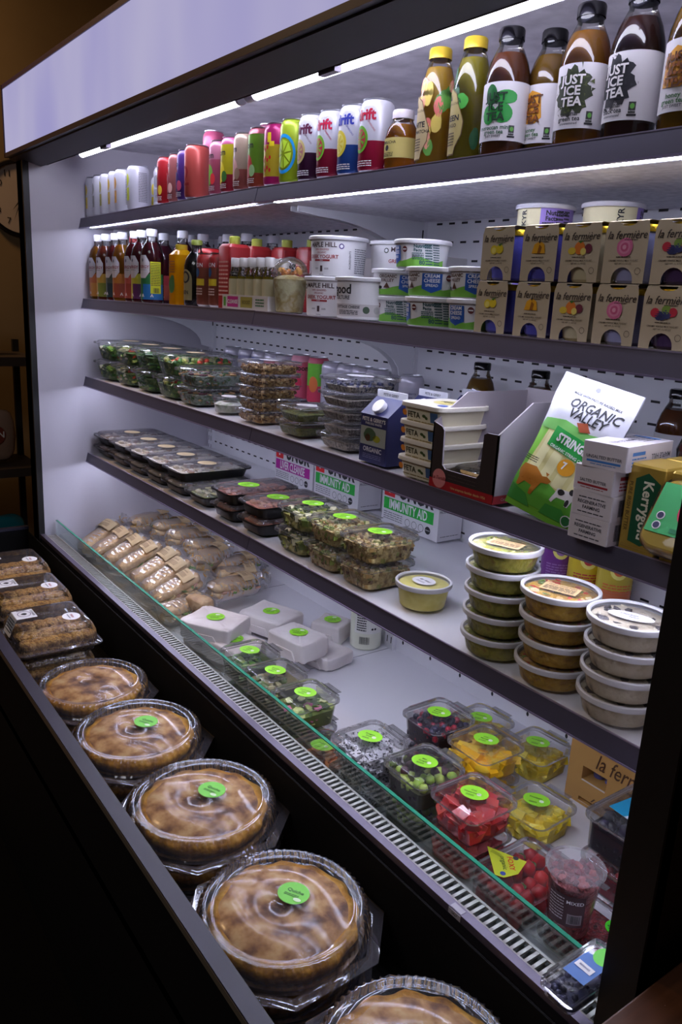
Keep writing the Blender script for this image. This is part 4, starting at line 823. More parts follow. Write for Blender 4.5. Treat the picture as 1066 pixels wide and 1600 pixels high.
for k, (px, py, c, lab) in enumerate(back):
    x = xl(px, py+15, .43, .033)
    def bf(r, k=k, c=c):
        if k == 5: can(r, .141, .033, M((214, 90, 120), .35), ((.12, M((226, 150, 170), .35)),), lambda b: (b.text('Bloom', .022, .012, .10, cyl(.033, .6), M((60, 24, 30), .5), .03), b.disc(.0, .055, .015, .022, cyl(.033, .6), M((190, 30, 70), .5), 16), b.patch(-.002, .012, .075, .085, cyl(.033, .6), M((110, 160, 50), .5), 3, 1)))
        elif k == 6: can(r, .141, .033, M((206, 60, 90), .35), ((.055, M((110, 190, 60), .35)), (.122, M((200, 90, 110), .35))), lambda b: b.disc(.0, .06, .015, .024, cyl(.033, .5), M((226, 120, 60), .5), 16))
        else: can(r, .133 if k < 11 else .131, .033, M((190, 186, 200), .3, .3), ((.10, M(c, .35)), (.112, M((200, 196, 210), .3, .3))), lambda b: (b.text('raspberry', .008, .0, .085, cyl(.033, .8), M((70, 60, 110), .5), .01), b.text('lime', .008, .0, .075, cyl(.033, .8), M((70, 60, 110), .5), .01), b.lines(-.02, .02, .03, .065, 5, cyl(.033, .8), GREYT, .5, 3)))
    put(('bk', k), 'drink_can', bf, (x, .43, zs(3, x)), lab, 'can', 'cans at the back of the third shelf')
for k, (px, py, kd, lab) in enumerate(((727, 560, 'honey', 'amber tea bottle at the back above the cardboard display'), (815, 574, 'mint', 'brown tea bottle at the back right above the cardboard display'), (870, 580, 'orig', 'tea bottle at the back half hidden by the white cheese bag'), (1026, 604, 'mint', 'brown tea bottle at the back right above the butter boxes'))):
    x = xl(px, py+50, .43, .0355); tea(kd, x, .43, zs(3, x), lab, ('tea', kd), 'bottled teas at the back of the third shelf', 1.2)
# egg white cartons
def egg(root):
    bl = M((40, 44, 90), .45, name='blue_carton'); b = MB().rr([(.088, .086, .003, 0), (.088, .086, .003, .096)], bl, 3, c1=False)
    b.loft([[(-.044, -.043, .096), (.044, -.043, .096), (.044, .043, .096), (-.044, .043, .096)], [(-.044, -.004, .128), (.044, -.004, .128), (.044, .004, .128), (-.044, .004, .128)]], bl, False, True)
    b.box((-.044, -.003, .126), (.044, .003, .142), M((214, 214, 222), .5)); b.build('carton', root, smooth=0)
    c = MB(); c.lathe([(.014, 0), (.0150, .001), (.0150, .011), (.014, .012)], WHITE, 24); o = c.build('screw_cap', root); o.location = (0, -.026, .108); o.rotation_euler = (.88, 0, 0)
    q = MB(); f = front(-.0434); g = front(-.0438); q.text("PETE & GERRY'S", .0105, 0, .086, f, M((226, 224, 226), .5), .02); q.text('PURE EGG WHITES', .0062, 0, .078, f, WHITE, .01)
    q.poly([(-.040, .035), (.040, .035), (.040, .072), (-.040, .072)], f, M((150, 156, 150), .6)); q.disc(-.01, .056, .020, .013, g, M((60, 84, 60), .6), 16, .1); q.disc(.012, .05, .012, .007, g, M((150, 150, 40), .6), 12); q.disc(-.016, .05, .008, .008, g, M((120, 50, 30), .6), 12)
    q.text('ORGANIC', .013, 0, .026, f, M((206, 204, 210), .5), .02); q.lines(-.03, .03, .008, .018, 3, f, M((120, 124, 160), .5), .4, 2); q.build('printed_front', root, smooth=0); q = MB(); q.text('PETE & GERRY', .0075, 0, .134, front(-.0036), INK, .01); q.build('printed_gable', root, smooth=0)
z3 = zs(3, -1.2)
put('egg', 'egg_white_carton', egg, (-1.222, .065, z3), 'blue carton of egg whites with white cap at the shelf front', 'carton', 'egg white cartons'); put('egg', 'egg_white_carton', egg, (-1.215, .170, z3), 'blue egg white carton directly behind the front one', 'carton', 'egg white cartons'); put('egg', 'egg_white_carton', egg, (-1.195, .275, z3), 'blue egg white carton in the third row behind the feta', 'carton', 'egg white cartons')
FETW = M((214, 206, 180), .4, name='cream_feta_tub')
def feta(root):
    MB().rr([(.100, .108, .016, 0), (.102, .110, .018, .003), (.112, .120, .020, .0335)], FETW, 6).build('tub_body', root)
    MB().rr([(.122, .130, .024, .030), (.123, .131, .024, .031), (.122, .130, .024, .0375), (.114, .122, .022, .038), (.112, .12, .022, .0372)], M((226, 220, 208), .4), 6, c0=False).build('lid', root)
    b = MB(); f = lambda x, y: (x, -.0545-.0055*(y/.0335)-.0008, y); gl = M((120, 100, 40), .5); b.text('FETA', .0150, -.020, .016, f, M((60, 60, 40), .5), .02); b.disc(.008, .017, .005, .003, f, M((60, 80, 40), .5), 8); b.disc(.014, .014, .004, .003, f, M((60, 80, 40), .5), 8); b.lines(-.04, .045, .004, .007, 1, f, gl, .5, 2)
    t = top(.0379); b.disc(0, .01, .03, .03, t, M((214, 200, 130), .5), 22); b.text('FETA', .018, 0, .01, top(.0383), M((60, 60, 50), .5), .02); b.disc(.03, -.035, .01, .01, t, M((40, 70, 150), .5), 14)
    b.patch(.025, .045, .008, .026, f, M((60, 90, 130), .5)); b.disc(-.045, .018, .006, .006, f, M((214, 130, 40), .5), 14); b.build('printed_label', root)
stack(lambda t: ('feta', feta), 'feta_tub', 4, .0335, -1.072, .068, z3, lambda j: '%s of four cream feta tubs beside the blue carton' % ORD[4][j], 'tub', 'feta tubs', jit=.002)
# torn open cardboard display box
def carddisp(root):
    CB = M((160, 152, 158), .75, name='corrugated_grey'); DK = M((38, 28, 30), .6, name='dark_print'); RD = M((150, 20, 30), .5, name='red_band'); w, d, h = .155, .235, .115; b = MB(); T = .003
    def wall(P, mp_o, mp_i, mo, mi):
        b.poly(P, mp_o, mo); b.poly(P, mp_i, mi); v = [mp_o(*p) for p in P]+[mp_i(*p) for p in P]; n = len(P); b.add(v, [(k, (k+1) % n, n+(k+1) % n, n+k) for k in range(n)], mi)
    Pf = [(-w/2, 0), (w/2, 0), (w/2, h), (.052, h), (.045, h-.004), (.043, .045), (.036, .036), (-.040, .036), (-.048, .043), (-.050, h-.012), (-.055, h-.006), (-w/2, h)]
    wall(Pf, lambda x, y: (x, -d/2, y), lambda x, y: (x, -d/2+T, y), DK, CB)
    Ps = [(-d/2, 0), (d/2, 0), (d/2, .165), (-d/2+.075, .165), (-d/2, h)]
    wall(Ps, lambda x, y: (w/2, x, y), lambda x, y: (w/2-T, x, y), CB, CB); wall(Ps, lambda x, y: (-w/2, x, y), lambda x, y: (-w/2+T, x, y), CB, CB)
    b.box((-w/2, d/2-T, 0), (w/2, d/2, .170), CB); b.box((-w/2, -d/2, 0), (w/2, d/2, .003), CB); b.build('cardboard_box', root, smooth=0)
    q = MB(); f = front(-d/2-.0006); g = front(-d/2-.001); s_ = right(w/2+.0006); q.patch(-w/2, w/2, 0, .016, f, RD); q.patch(-d/2, d/2, 0, .014, s_, RD)
    q.disc(-.052, .018, .017, .017, g, M((196, 120, 120), .5), 22); q.text('La Tortilla', .0085, -.052, .019, front(-d/2-.0014), M((120, 20, 30), .5), .01, .2); q.text('Una empresa familiar desde 1956', .0062, .02, .007, g, M((214, 180, 120), .5), .005); q.text('Carretera', .007, -.085, .007, right(w/2+.001), M((220, 190, 180), .5), .005)
    q.lines(-.03, .04, .02, .032, 2, f, M((60, 46, 46), .5), .3, 1); q.build('printed_bands', root, smooth=0)
put('cdisp', 'cardboard_display_box', carddisp, (-.948, .118, z3), 'open topped cardboard display box with dark front and red printed band', 'box')
def tort(root):
    MB().rr([(.12, .15, .03, 0), (.125, .155, .03, .006), (.12, .15, .03, .012)], FOOD('tortilla', [(214, 186, 130), (190, 150, 90), (226, 206, 160)], 40), 6).build('tortilla_pile', root); MB().rr([(.132, .165, .02, .0125), (.12, .15, .02, .017)], CLEAR('film', crinkle=60, refl=2), 5).build('film_wrapper', root)
put('tort', 'tortilla_pack', tort, (-.948, .115, z3+.004), 'flat pack of tortillas lying inside the torn cardboard display', 'bread pack'); put('tort', 'tortilla_pack', tort, (-.946, .118, z3+.0215), 'upper pack of tortillas inside the torn cardboard display', 'bread pack')
# string cheese bag: a pillow leaning back
def cheesebag(root):
    w, h = .142, .225; GRN = M((120, 190, 60), .45, name='green_bag'); WH = M((200, 200, 210), .4, name='white_bag'); nx, ny = 16, 26
    def P(u, v, s_=1):   # u,v in 0..1
        e = max(0, 1-(2*u-1)**4)*max(0, min(1, v*6))*max(0, min(1, (1-v)*4)); tk = .016*e+.0015
        return ((u-.5)*w*(1+.03*math.sin(v*9))+.012*v, -tk*s_+.0015*noise.noise(Vector((u*7, v*9, s_))), v*h)
    b = MB()
    for s_ in (1, -1):
        vs = [P(i/nx, j/ny, s_) for j in range(ny+1) for i in range(nx+1)]; o = len(b.v); b.v += vs
        for j in range(ny):
            for i in range(nx): b.f.append((o+j*(nx+1)+i, o+j*(nx+1)+i+1, o+(j+1)*(nx+1)+i+1, o+(j+1)*(nx+1)+i)); b.mi.append(b.m(WH if j/ny > .60+.02*math.sin(i) else GRN))
    b.build('bag', root)
    def F(e): 
        g = lambda x, y: (lambda p: (p[0], p[1]-e, p[2]))(P(x/w+.5, y/h)); g.curved = 1; return g
    q = MB(); f, g, g2 = F(.0008), F(.0013), F(.0018); cr = M((220, 214, 150), .45)
    q.poly([(-.060, .05), (.052, .05), (.058, .135), (-.045, .135)], f, cr)
    for k in range(4): q.poly([(-.050+.028*k, .055), (-.030+.028*k, .055), (-.022+.028*k, .132), (-.040+.028*k, .132)], F(.0011), M((232, 228, 176), .4))
    q.poly([(-.07, .014), (.069, .014), (.069, .06), (.03, .048), (-.01, .062), (-.045, .05), (-.07, .056)], g, M((96, 176, 60), .5)); q.poly([(-.070, .01), (-.02, .01), (-.03, .028), (-.066, .036)], g2, M((60, 150, 60), .5)); q.poly([(.0, .01), (.06, .01), (.04, .030), (.01, .028)], g2, M((60, 150, 60), .5))
    q.poly([(-.070, .135), (.066, .135), (.066, .152), (.03, .148), (-.02, .156), (-.06, .150)], g, M((110, 180, 90), .5))
    q.poly([(-.034, .112), (.060, .098), (.063, .130), (-.030, .144)], g2, M((20, 150, 60), .5)); q.text('STRINGLES', .0185, .018, .124, F(.0023), WHITE, .04, .1, .85, -.13); q.text('ORGANIC STRING CHEESE', .0068, .014, .1085, F(.0023), WHITE, .015, 0, 1, -.13)
    q.disc(.018, .090, .016, .013, g2, M((226, 160, 30), .5), 18); q.text('7', .016, .014, .091, F(.0023), WHITE, .03)
    q.text('ORGANIC', .0200, .016, .182, f, INK, .02, .1, 1, -.06); q.text('VALLEY', .0200, .012, .167, f, INK, .02, .1, 1, -.06); q.poly([(.0, .158), (.018, .162), (.030, .150), (.012, .146)], F(.002), M((150, 70, 40), .5)); q.text('MADE WITH PASTURE RAISED MILK', .0056, .01, .197, f, INK, .015, 0, 1, -.06)
    br = M((176, 110, 30), .5)   # brown cow and black-white calf
    q.poly([(-.058, .072), (-.030, .074), (-.012, .064), (-.004, .066), (.006, .062), (.002, .056), (-.010, .054), (-.014, .044), (-.020, .030), (-.026, .030), (-.024, .044), (-.040, .046), (-.050, .036), (-.056, .036), (-.056, .048), (-.064, .060)], F(.0026), br); q.poly([(-.009, .072), (-.004, .066), (-.002, .071)], F(.0029), br)
    q.poly([(.022, .058), (.044, .060), (.052, .068), (.058, .064), (.052, .054), (.048, .036), (.043, .036), (.041, .045), (.026, .044), (.020, .034), (.016, .036), (.020, .048)], F(.0026), WHITE); q.disc(.030, .054, .006, .005, F(.003), INK, 10, .1); q.disc(.046, .060, .004, .005, F(.003), INK, 10, .1); q.disc(.045, .042, .003, .006, F(.003), INK, 8)
    q.disc(.052, .016, .009, .009, F(.003), WHITE, 16); q.disc(.052, .016, .0075, .0075, F(.0034), M((40, 110, 60), .5), 14)
    for k in range(7): q.patch(-.068, .068, .2065+.0022*k, .2072+.0022*k, f, M((180, 180, 192), .4), 8, 1)
    q.disc(.0, .213, .004, .0035, g, GREYT, 10); q.lines(-.068, -.035, .078, .088, 3, g, INK, .4, 4); q.build('printed_artwork', root)
z3 = zs(3, -.78)
put('cbag', 'string_cheese_bag', cheesebag, (-.783, .012, z3+.001), 'white and green bag of string cheese with cow pictures leaning back', 'bag', rx=-.26, ry=.16)
def butter(kind):
    def bd(root):
        w, d, h = .068, .128, .0355; qs = MB(); MB().rr([(w, d, .002, 0), (w, d, .002, h)], M((206, 200, 206), .5, name='white_card'), 3).build('carton', root, smooth=0)
        q = MB(); f = front(-d/2-.0004); g = front(-d/2-.0007); r_ = right(w/2+.0004); t = top(h+.0004, 0, 0, -PI/2); dk = M((60, 60, 70), .6)
        if kind in ('blue', 'red'):
            c = M((60, 120, 190), .5) if kind == 'blue' else M((150, 40, 50), .5); q.text('UNSALTED BUTTER' if kind == 'blue' else 'SALTED BUTTER', .0062, 0, .015, f, dk, .012); q.patch(-.026, .026, .0075, .0105, f, c); q.lines(-.02, .02, .004, .006, 1, f, c, .5, 2)
            qs.patch(-.05, -.016, .022, .027, r_, c); qs.lines(-.05, -.01, .006, .02, 3, r_, c, .45, 1); qs.text('MAPLE HILL', .0105, .030, .018, r_, dk, .01, 0, 1, PI)
            qt = MB(); qt.text('MAPLE HILL', .0120, .02, 0, t, dk, .01); qt.lines(-.05, -.01, -.02, .02, 5, t, dk, .4, 3); qt.patch(-.055, -.045, -.02, .02, t, c); qt.build('printed_top', root, smooth=0)
        else:
            q.lines(-.022, .022, .0255, .028, 1, f, dk, .6, 1); q.text('REGENERATIVE', .0068, 0, .020, f, dk, .02); q.text('FARMING', .0068, 0, .0125, f, dk, .02); q.lines(-.022, .022, .004, .007, 1, f, dk, .5, 5)
            qs.bars(-.05, -.022, .006, .030, r_, INK, 3); qs.lines(-.015, .05, .006, .03, 5, r_, dk, .45, 2)
        q.build('printed_front', root, smooth=0); qs.build('printed_side', root, smooth=0)
    return bd
z3 = zs(3, -.665)
for j, (k, lab, dx, rz) in enumerate((('regen', 'bottom white butter carton reading regenerative farming', 0, 0), ('regen', 'second lowest white butter carton reading regenerative farming', -.001, .03), ('red', 'white salted butter carton with dark red band', .0, -.03), ('blue', 'top white unsalted butter carton with blue band', .004, .10))):
    put(('but', k), 'butter_carton', butter(k), (-.668+dx, .046, z3+.0003+.0358*j), lab, 'butter carton', 'white butter cartons', rz=rz)
def kerry(root):
    GO = M((190, 158, 70), .35, .45, name='gold_wrapper'); w, d, h = .056, .075, .122; MB().rr([(w, d, .003, 0), (w, d, .003, h-.003), (w*.93, d*.95, .003, h)], GO, 3).build('foil_block', root, smooth=0)
    q = MB(); dg = M((16, 80, 50), .5)
    for f, f2 in ((front(-d/2-.0005), front(-d/2-.001)), (right(w/2+.0005), right(w/2+.001))):
        q.poly([(-.014, .014), (.006, .010), (.024, .020), (.024, .100), (.004, .112), (-.014, .102)], f, dg); q.text('Kerrygold', .0215, .006, .060, f2, M((232, 228, 206), .5), .025, 0, .95, -PI/2); q.text('PURE IRISH BUTTER', .0080, -.0205, .062, f, M((90, 70, 20), .5), .015, 0, 1, -PI/2); q.disc(.019, .040, .006, .011, f2, M((226, 226, 220), .5), 12, .2); q.disc(.019, .043, .003, .005, (lambda F: (lambda x, y: F(x, y)))(front(-d/2-.0014) if f(0, 0)[1] < -.01 else right(w/2+.0014)), INK, 8)
    q.patch(-.024, .024, .004, .008, front(-d/2-.0005), M((150, 120, 50), .5)); q.build('printed_label', root, smooth=0)
for k, (x, y, rz, lab) in enumerate(((-.602, .040, 0, 'gold wrapped irish butter block standing at the front'), (-.542, .045, .05, 'gold butter block right behind the yellow cheese pack'), (-.600, .118, 0, 'gold butter block behind the front one'), (-.540, .125, 0, 'gold butter block at the back near the right end'))): put('kerry', 'butter_block', kerry, (x, y, zs(3, x)), lab, 'butter block', 'gold butter blocks', rz=rz)
def chpack(root):
    b = MB(); ch = M((226, 190, 70), .35, name='yellow_cheese'); b.rr([(.080, .090, .02, 0), (.094, .104, .024, .006), (.094, .104, .024, .020), (.084, .094, .02, .026)], ch, 6); b.build('cheese_block', root)
    MB().rr([(.084, .094, .02, -.001), (.097, .107, .025, .005), (.097, .107, .025, .021), (.088, .098, .02, .0285)], CLEAR('film2', refl=2.2, rough=.12, crinkle=40), 6).build('film_wrapper', root)
    q = MB(); f = top(.0292); g = top(.0297); q.patch(-.040, .044, -.030, .040, f, M((60, 170, 100), .5)); q.disc(.018, .006, .024, .024, g, M((206, 50, 90), .5), 22); q.disc(.018, .006, .016, .016, top(.0301), M((226, 110, 130), .5), 20); q.text('CHEDDAR', .0085, .018, .006, top(.0304), WHITE, .02)
    for y in (-.006, -.020): q.disc(-.026, y, .006, .006, g, WHITE, 14); q.disc(-.026, y, .0045, .0045, top(.0301), M((50, 50, 90), .5), 12)
    q.patch(-.006, .016, -.026, -.020, g, M((30, 120, 80), .5)); q.build('label', root, smooth=0)
r_ = put('chp', 'cheese_pack', chpack, (-.530, .004, zs(3, -.53)+.058), 'yellow cheese pack with green and pink label leaning at the shelf front', 'cheese', rx=1.02)
def fruitbag(root):
    b = MB(); R = random.Random(4)
    for k in range(14): b.blob((R.uniform(-.03, .03), R.uniform(-.02, .02), .02+R.uniform(0, .06)), .018, M(R.choice([(206, 110, 30), (110, 150, 40), (190, 60, 40), (220, 160, 50)]), .4), 1, .1, R=R)
    b.build('fruit', root); MB().rr([(.085, .06, .02, 0), (.095, .07, .02, .05), (.07, .05, .02, .095)], CLEAR('film2', refl=2.2, rough=.12, crinkle=40), 5).build('film_wrapper', root)
put('fbag', 'dried_fruit_bag', fruitbag, (-.665, .27, zs(3, -.66)+.06), 'clear bag of orange and green fruit behind the butter cartons', 'bag')
bx = MB().box((-.06, -.06, 0), (.06, .06, .0595), M((196, 192, 200), .6, name='white_card')).build('white_carton'); bx.location = (-.665, .27, zs(3, -.66)); tag(bx, 'white carton under the clear fruit bag behind the butter', 'box')
# ================================================================== SHELF 4
BPL = M((16, 15, 17), .35, name='black_plastic')
def F_meal(cols, seed=0):
    mt = m_(*cols)
    def f(m, w, d, H, R, wb, db):
        m.rr([(wb, db, .012, .0015), (w-.006, d-.006, .014, H*.8)], mt[0], 4)
        for k in range(46): m.blob((R.uniform(-w*.42, w*.42), R.uniform(-d*.44, d*.44), H*.8+R.uniform(0, .004)), R.uniform(.006, .012), R.choice(mt), 1, .25, (1.3, 1, .5), R)
    return f
G4 = 'food trays on the fourth shelf'
def traykey(k, w, d, cols, stick, sr, h=.040): return (('tray', k), lambda r: clam(r, w, d, h, F_meal(cols), .010, stick, BPL, FOG, inner=.84, tab=0, sr=sr, shape='flat', seed=1, fh=h-.010, text=('Meal',)))
MEAL = [(110, 80, 60), (206, 196, 176), (130, 96, 66), (226, 220, 206), (90, 60, 44)]
RICE = [(214, 206, 190), (230, 226, 216), (160, 120, 80), (200, 186, 150)]
for k, (X, cl, ds) in enumerate(((-2.805, MEAL, 'against the left wall'), (-2.650, RICE, 'second from the left wall'), (-2.497, RICE, 'third from the left wall'), (-2.344, RICE, 'fourth from the left wall'), (-2.190, RICE, 'fifth and nearest of the large trays'))):
    stack(lambda t, k=k, cl=cl: (('tray', k if k in (0, 4) else 1), traykey(k, .150, .252, cl, PAPS, .026)[1]), 'meal_tray', 2, .0415, X, .140, zs(4, X), lambda j, ds=ds: '%s black meal tray with clear lid, %s' % (ORD[2][j], ds), 'meal tray', G4)
X = -2.035; put('tray_s', 'meal_tray', traykey('s', .135, .235, [(120, 130, 70), (190, 186, 120), (80, 90, 50), (206, 200, 160)], None, .02)[1], (X, .135, zs(4, X)), 'single low black tray of green salad between the meal trays and green stickered trays', 'meal tray', G4)
SALM = [(196, 120, 90), (214, 140, 104), (176, 100, 74), (220, 160, 124)]; BRN = [(140, 80, 60), (170, 104, 78), (110, 64, 50)]
for k, (X, c, ds) in enumerate(((-1.860, BRN, 'brown meat'), (-1.705, SALM, 'pink salmon'))):
    stack(lambda t, k=k, c=c: (('gt', k, t), lambda r: clam(r, .122, .225, .043, F_meal(c), .010, GREENST if t else None, BPL, FOG, inner=.84, tab=0, sr=.026, seed=k, fh=.032, text=('Herb', 'Roast'), sy=-.02)), 'meal_tray', 2, .044, X, .122, zs(4, X), lambda j, ds=ds: '%s black tray of %s%s' % (ORD[2][j], ds, ' with a green round sticker' if j else ' with plain lid'), 'meal tray', G4)
PEAS = m_((90, 106, 44), (220, 214, 140), (180, 190, 90), (60, 74, 30), (236, 230, 190)); COUS = m_((176, 140, 84), (214, 188, 128), (136, 104, 62), (224, 218, 156), (140, 160, 70)); GRN2 = m_((166, 134, 80), (220, 200, 140), (110, 80, 50), (140, 140, 70), (204, 176, 120))
PEAB = FOOD('pesto_salad', [(56, 62, 24), (110, 120, 54), (200, 194, 110), (76, 84, 34)], 45, .4, 1); COUB = FOOD('couscous', [(136, 104, 60), (188, 156, 100), (220, 200, 140), (110, 82, 50)], 120, .5, 1); GRAB = FOOD('farro_salad', [(100, 76, 44), (166, 138, 80), (214, 192, 134), (76, 56, 34)], 80, .5, 1)
for k, (X, ms, bl, sz, ds) in enumerate(((-1.527, PEAS, PEAB, .015, 'pesto vegetable salad'), (-1.398, COUS, COUB, .009, 'couscous salad with green bits'), (-1.268, GRN2, GRAB, .009, 'speckled farro grain salad'))):
    stack(lambda t, k=k, ms=ms, bl=bl, sz=sz: (('cl4', k, t), lambda r: clam(r, .122, .145, .057, F_chunks(ms, sz, 60 if sz < .01 else 30, bl), .010, GREENST if t else None, sr=.023, seed=k, tab=.020, text=('Grain', 'Salad'))), 'salad_box', 2, .058, X, .088, zs(4, X), lambda j, ds=ds: '%s clear box of %s' % (ORD[2][j], ds), 'salad box', 'salad boxes on the fourth shelf', jit=.006)
# round deli tubs
FROSTP = CLEAR('frosted_lid', haze=.45, refl=.8, rough=.25, hazec=(225, 222, 226)); FROSTB = CLEAR('frosted_tub', haze=.06, refl=.6, rough=.2, hazec=(226, 224, 220))
def deli(root, food, r=.0645, h=.040, label=None, topm=None, seed=0):
    MB().lathe([(r*.76, 0), (r*.80, .002), (r*.92, h-.008), (r*.95, h-.007)], FROSTB, 44, c1=False).build('tub_body', root)
    b = MB().lathe([(r*.77, .0015), (r*.785, .003), (r*.90, h-.009), (r*.80, h-.006), (.002, h-.0065)], food, 40)
    if topm: topm(b, r, h-.007, random.Random(seed))
    b.build('food_filling', root)
    b = MB().lathe([(r*.955, h-.010), (r*.99, h-.0095), (r, h-.008), (r, h-.001), (r*.985, h), (r*.93, h), (r*.90, h-.0028)], M((206, 204, 208), .45, name='milky_rim'), 48, c0=False, c1=False); b.lathe([(r*.90, h-.0028), (r*.5, h-.0026), (.001, h-.0025)], CLEAR('clear_lid_disc', haze=.10, refl=1, rough=.12), 40, c0=False, c1=False); b.build('lid', root)
    if label:
        s = MB(); f = top(h-.0020, 0, 0, .35); g = top(h-.0016, 0, 0, .35)
        if label == 'kraft': s.patch(-.030, .030, -.020, .016, f, M((214, 180, 130), .7)); s.text('Green Curry Salad', .0062, 0, .009, g, INK, .01); s.lines(-.026, .026, -.016, .003, 4, g, INK, .45, seed)
        else: s.disc(0, -.002, .034, .017, f, M((224, 222, 226), .6), 26); s.text('Chicken', .008, -.004, .002, g, M((70, 70, 90), .5), .01, .3); s.text('Salad', .007, .004, -.006, g, M((70, 70, 90), .5), .01, .3)
        s.build('paper_label', root, smooth=0)
def bits(cols, n, sz, sq=(1, 1, .4)):
    mt = m_(*cols)
    def f(b, r, z, R):
        for k in range(n): a, q = R.uniform(0, 6.3), r*.86*R.random()**.5; b.blob((q*math.cos(a), q*math.sin(a), z), R.uniform(.5, 1)*sz, R.choice(mt), 1, .3, sq, R)
    return f
CURRY = FOOD('green_curry', [(76, 84, 14), (130, 130, 30), (176, 170, 56), (146, 110, 40)], 40, .35, .6); NOOD = FOOD('noodle_salad', [(130, 92, 14), (176, 132, 26), (206, 164, 50), (110, 72, 14)], 46, .35, .6); CHIX = FOOD('chicken_salad', [(56, 48, 44), (190, 174, 146), (210, 196, 168), (216, 204, 180), (180, 160, 126)], 42, .45, .5, contrast=1.0)
G5 = 'round deli tubs on the fourth shelf'
for ky, food, n, X, lb, cl, ds in (('cur', CURRY, 5, -.884, 'kraft', [(206, 200, 130), (150, 160, 60), (186, 150, 90)], 'green curry'), ('nod', NOOD, 4, -.756, 'kraft', [(200, 60, 50), (214, 200, 150), (226, 180, 120), (120, 150, 60), (206, 90, 90)], 'yellow noodle salad'), ('chx', CHIX, 4, -.629, 'oval', [(206, 196, 170), (60, 50, 50), (214, 204, 180)], 'speckled chicken salad')):
    stack(lambda t, ky=ky, food=food, lb=lb, cl=cl: ((ky, t), lambda r: deli(r, food, label=lb if t else None, topm=bits(cl, 34, .009), seed=3)), 'deli_tub', n, .0405, X, .062, zs(4, X), lambda j, n=n, ds=ds: '%s of %d round tubs of %s' % (ORD[n][j], n, ds), 'deli tub', G5, jit=.004, seed=len(ds))
stack(lambda t: (('chx', False), None), 'deli_tub', 4, .0405, -.505, .090, zs(4, -.5), lambda j: '%s tub of the chicken salad stack beside the black end post' % ORD[4][j], 'deli tub', G5, jit=.003)
def ytub(root):
    deli(root, FOOD('yellow_spread', [(226, 212, 100), (236, 224, 130), (216, 200, 90)], 25, .45, .4), .058, .052, None); s = MB(); s.disc(0, 0, .026, .022, top(.0502), M((226, 224, 226), .6), 24); s.text('Egg Salad', .008, 0, .003, top(.0506), M((70, 70, 90), .5), .01, .3); s.lines(-.012, .012, -.012, -.005, 2, top(.0506), GREYT, .4, 1); s.build('round_label', root, smooth=0)
put('ytub', 'deli_tub', ytub, (-1.115, .092, zs(4, -1.1)), 'lone round tub of pale yellow spread with a white label', 'deli tub')
# cleanse boxes
def cleanse(kind):
    def bd(root):
        w, d, h = .228, .085, .172; MB().box((-w/2, -d/2, 0), (w/2, d/2, h), M((216, 214, 220), .5, name='white_carton_card')).build('carton', root, smooth=0)
        c = M((30, 170, 60), .5) if kind == 'IMMUNITY AID' else M((176, 30, 150), .5); q = MB(); f, g = front(-d/2-.0005), front(-d/2-.0010); r_ = right(w/2+.0005)
        q.patch(-.107, .096, .041, .0735, f, c); q.text(kind, .036, -.006, .0565, g, WHITE, .022, 0, .60 if len(kind) > 12 else .65)
        q.patch(-.107, -.062, .0775, .118, f, M((206, 30, 40), .5)); q.patch(-.094, -.075, .097, .105, g, WHITE); q.patch(-.088, -.081, .087, .114, g, WHITE); q.text('UNUR', .062, .022, .1005, f, INK, .04, 0, .78)
        q.lines(-.105, -.025, .012, .036, 4, f, GREYT, .4, 2)
        for k in range(4): q.disc(-.004+.027*k, .022, .0105, .0105, f, INK, 20, 0, 0 if k == 3 else .88); 
        q.text('ORGANIC', .004, .077, .022, g, WHITE, .01); q.build('printed_front', root, smooth=0); q = MB(); q.text('PRODUCT OF USA', .0095, -.004, .078, r_, GREYT, .02, 0, .9); q.text('WOODLAND', .0085, -.010, .092, r_, GREYT, .02); q.lines(-.032, .032, .010, .014, 1, r_, GREYT, .5, 1); q.build('printed_side', root, smooth=0)
    return bd
for k, (X, kd, ds) in enumerate(((-2.110, 'LIVER CLEANSE', 'white carton with magenta liver cleanse band at the back wall'), (-1.873, 'IMMUNITY AID', 'white carton with green immunity aid band next to the magenta one'), (-1.534, 'IMMUNITY AID', 'white carton with green immunity aid band standing alone to the right'))):
    put(('cle', kd), 'juice_cleanse_carton', cleanse(kd), (X, .452, zs(4, X)), ds, 'carton', 'cleanse cartons on the fourth shelf')
for k, (px, c, t_, ds) in enumerate(((845, (110, 50, 130), (150, 110, 170), 'purple passion fruit can behind the green curry stack'), (888, (206, 180, 40), (190, 60, 60), 'yellow printed can right of the purple passion fruit can'), (935, (196, 176, 60), (214, 110, 60), 'yellow and orange can at the back near the end post'))):
    x = xl(px, 880, .44, .036)
    put(('c4', k), 'drink_can', lambda r, c=c, t_=t_, k=k: can(r, .150, .036, M((206, 120, 84) if k == 2 else c, .35, .1), ((.045, M(c, .35)),), lambda b: (b.disc(0, .09, .018, .020, cyl(.036, .8), M((236, 226, 120), .5), 18), b.disc(0, .09, .011, .012, cyl(.036, .8, 0, .001), M(t_, .5), 14), b.lines(-.03, .03, .03, .06, 5, cyl(.036, .8), M(t_, .5), .5, k), b.lines(.04, .07, .02, .12, 9, cyl(.036, .8), M((90, 80, 30), .5), .4, k))), (x, .44, zs(4, x)), ds, 'can', 'cans at the back of the fourth shelf')
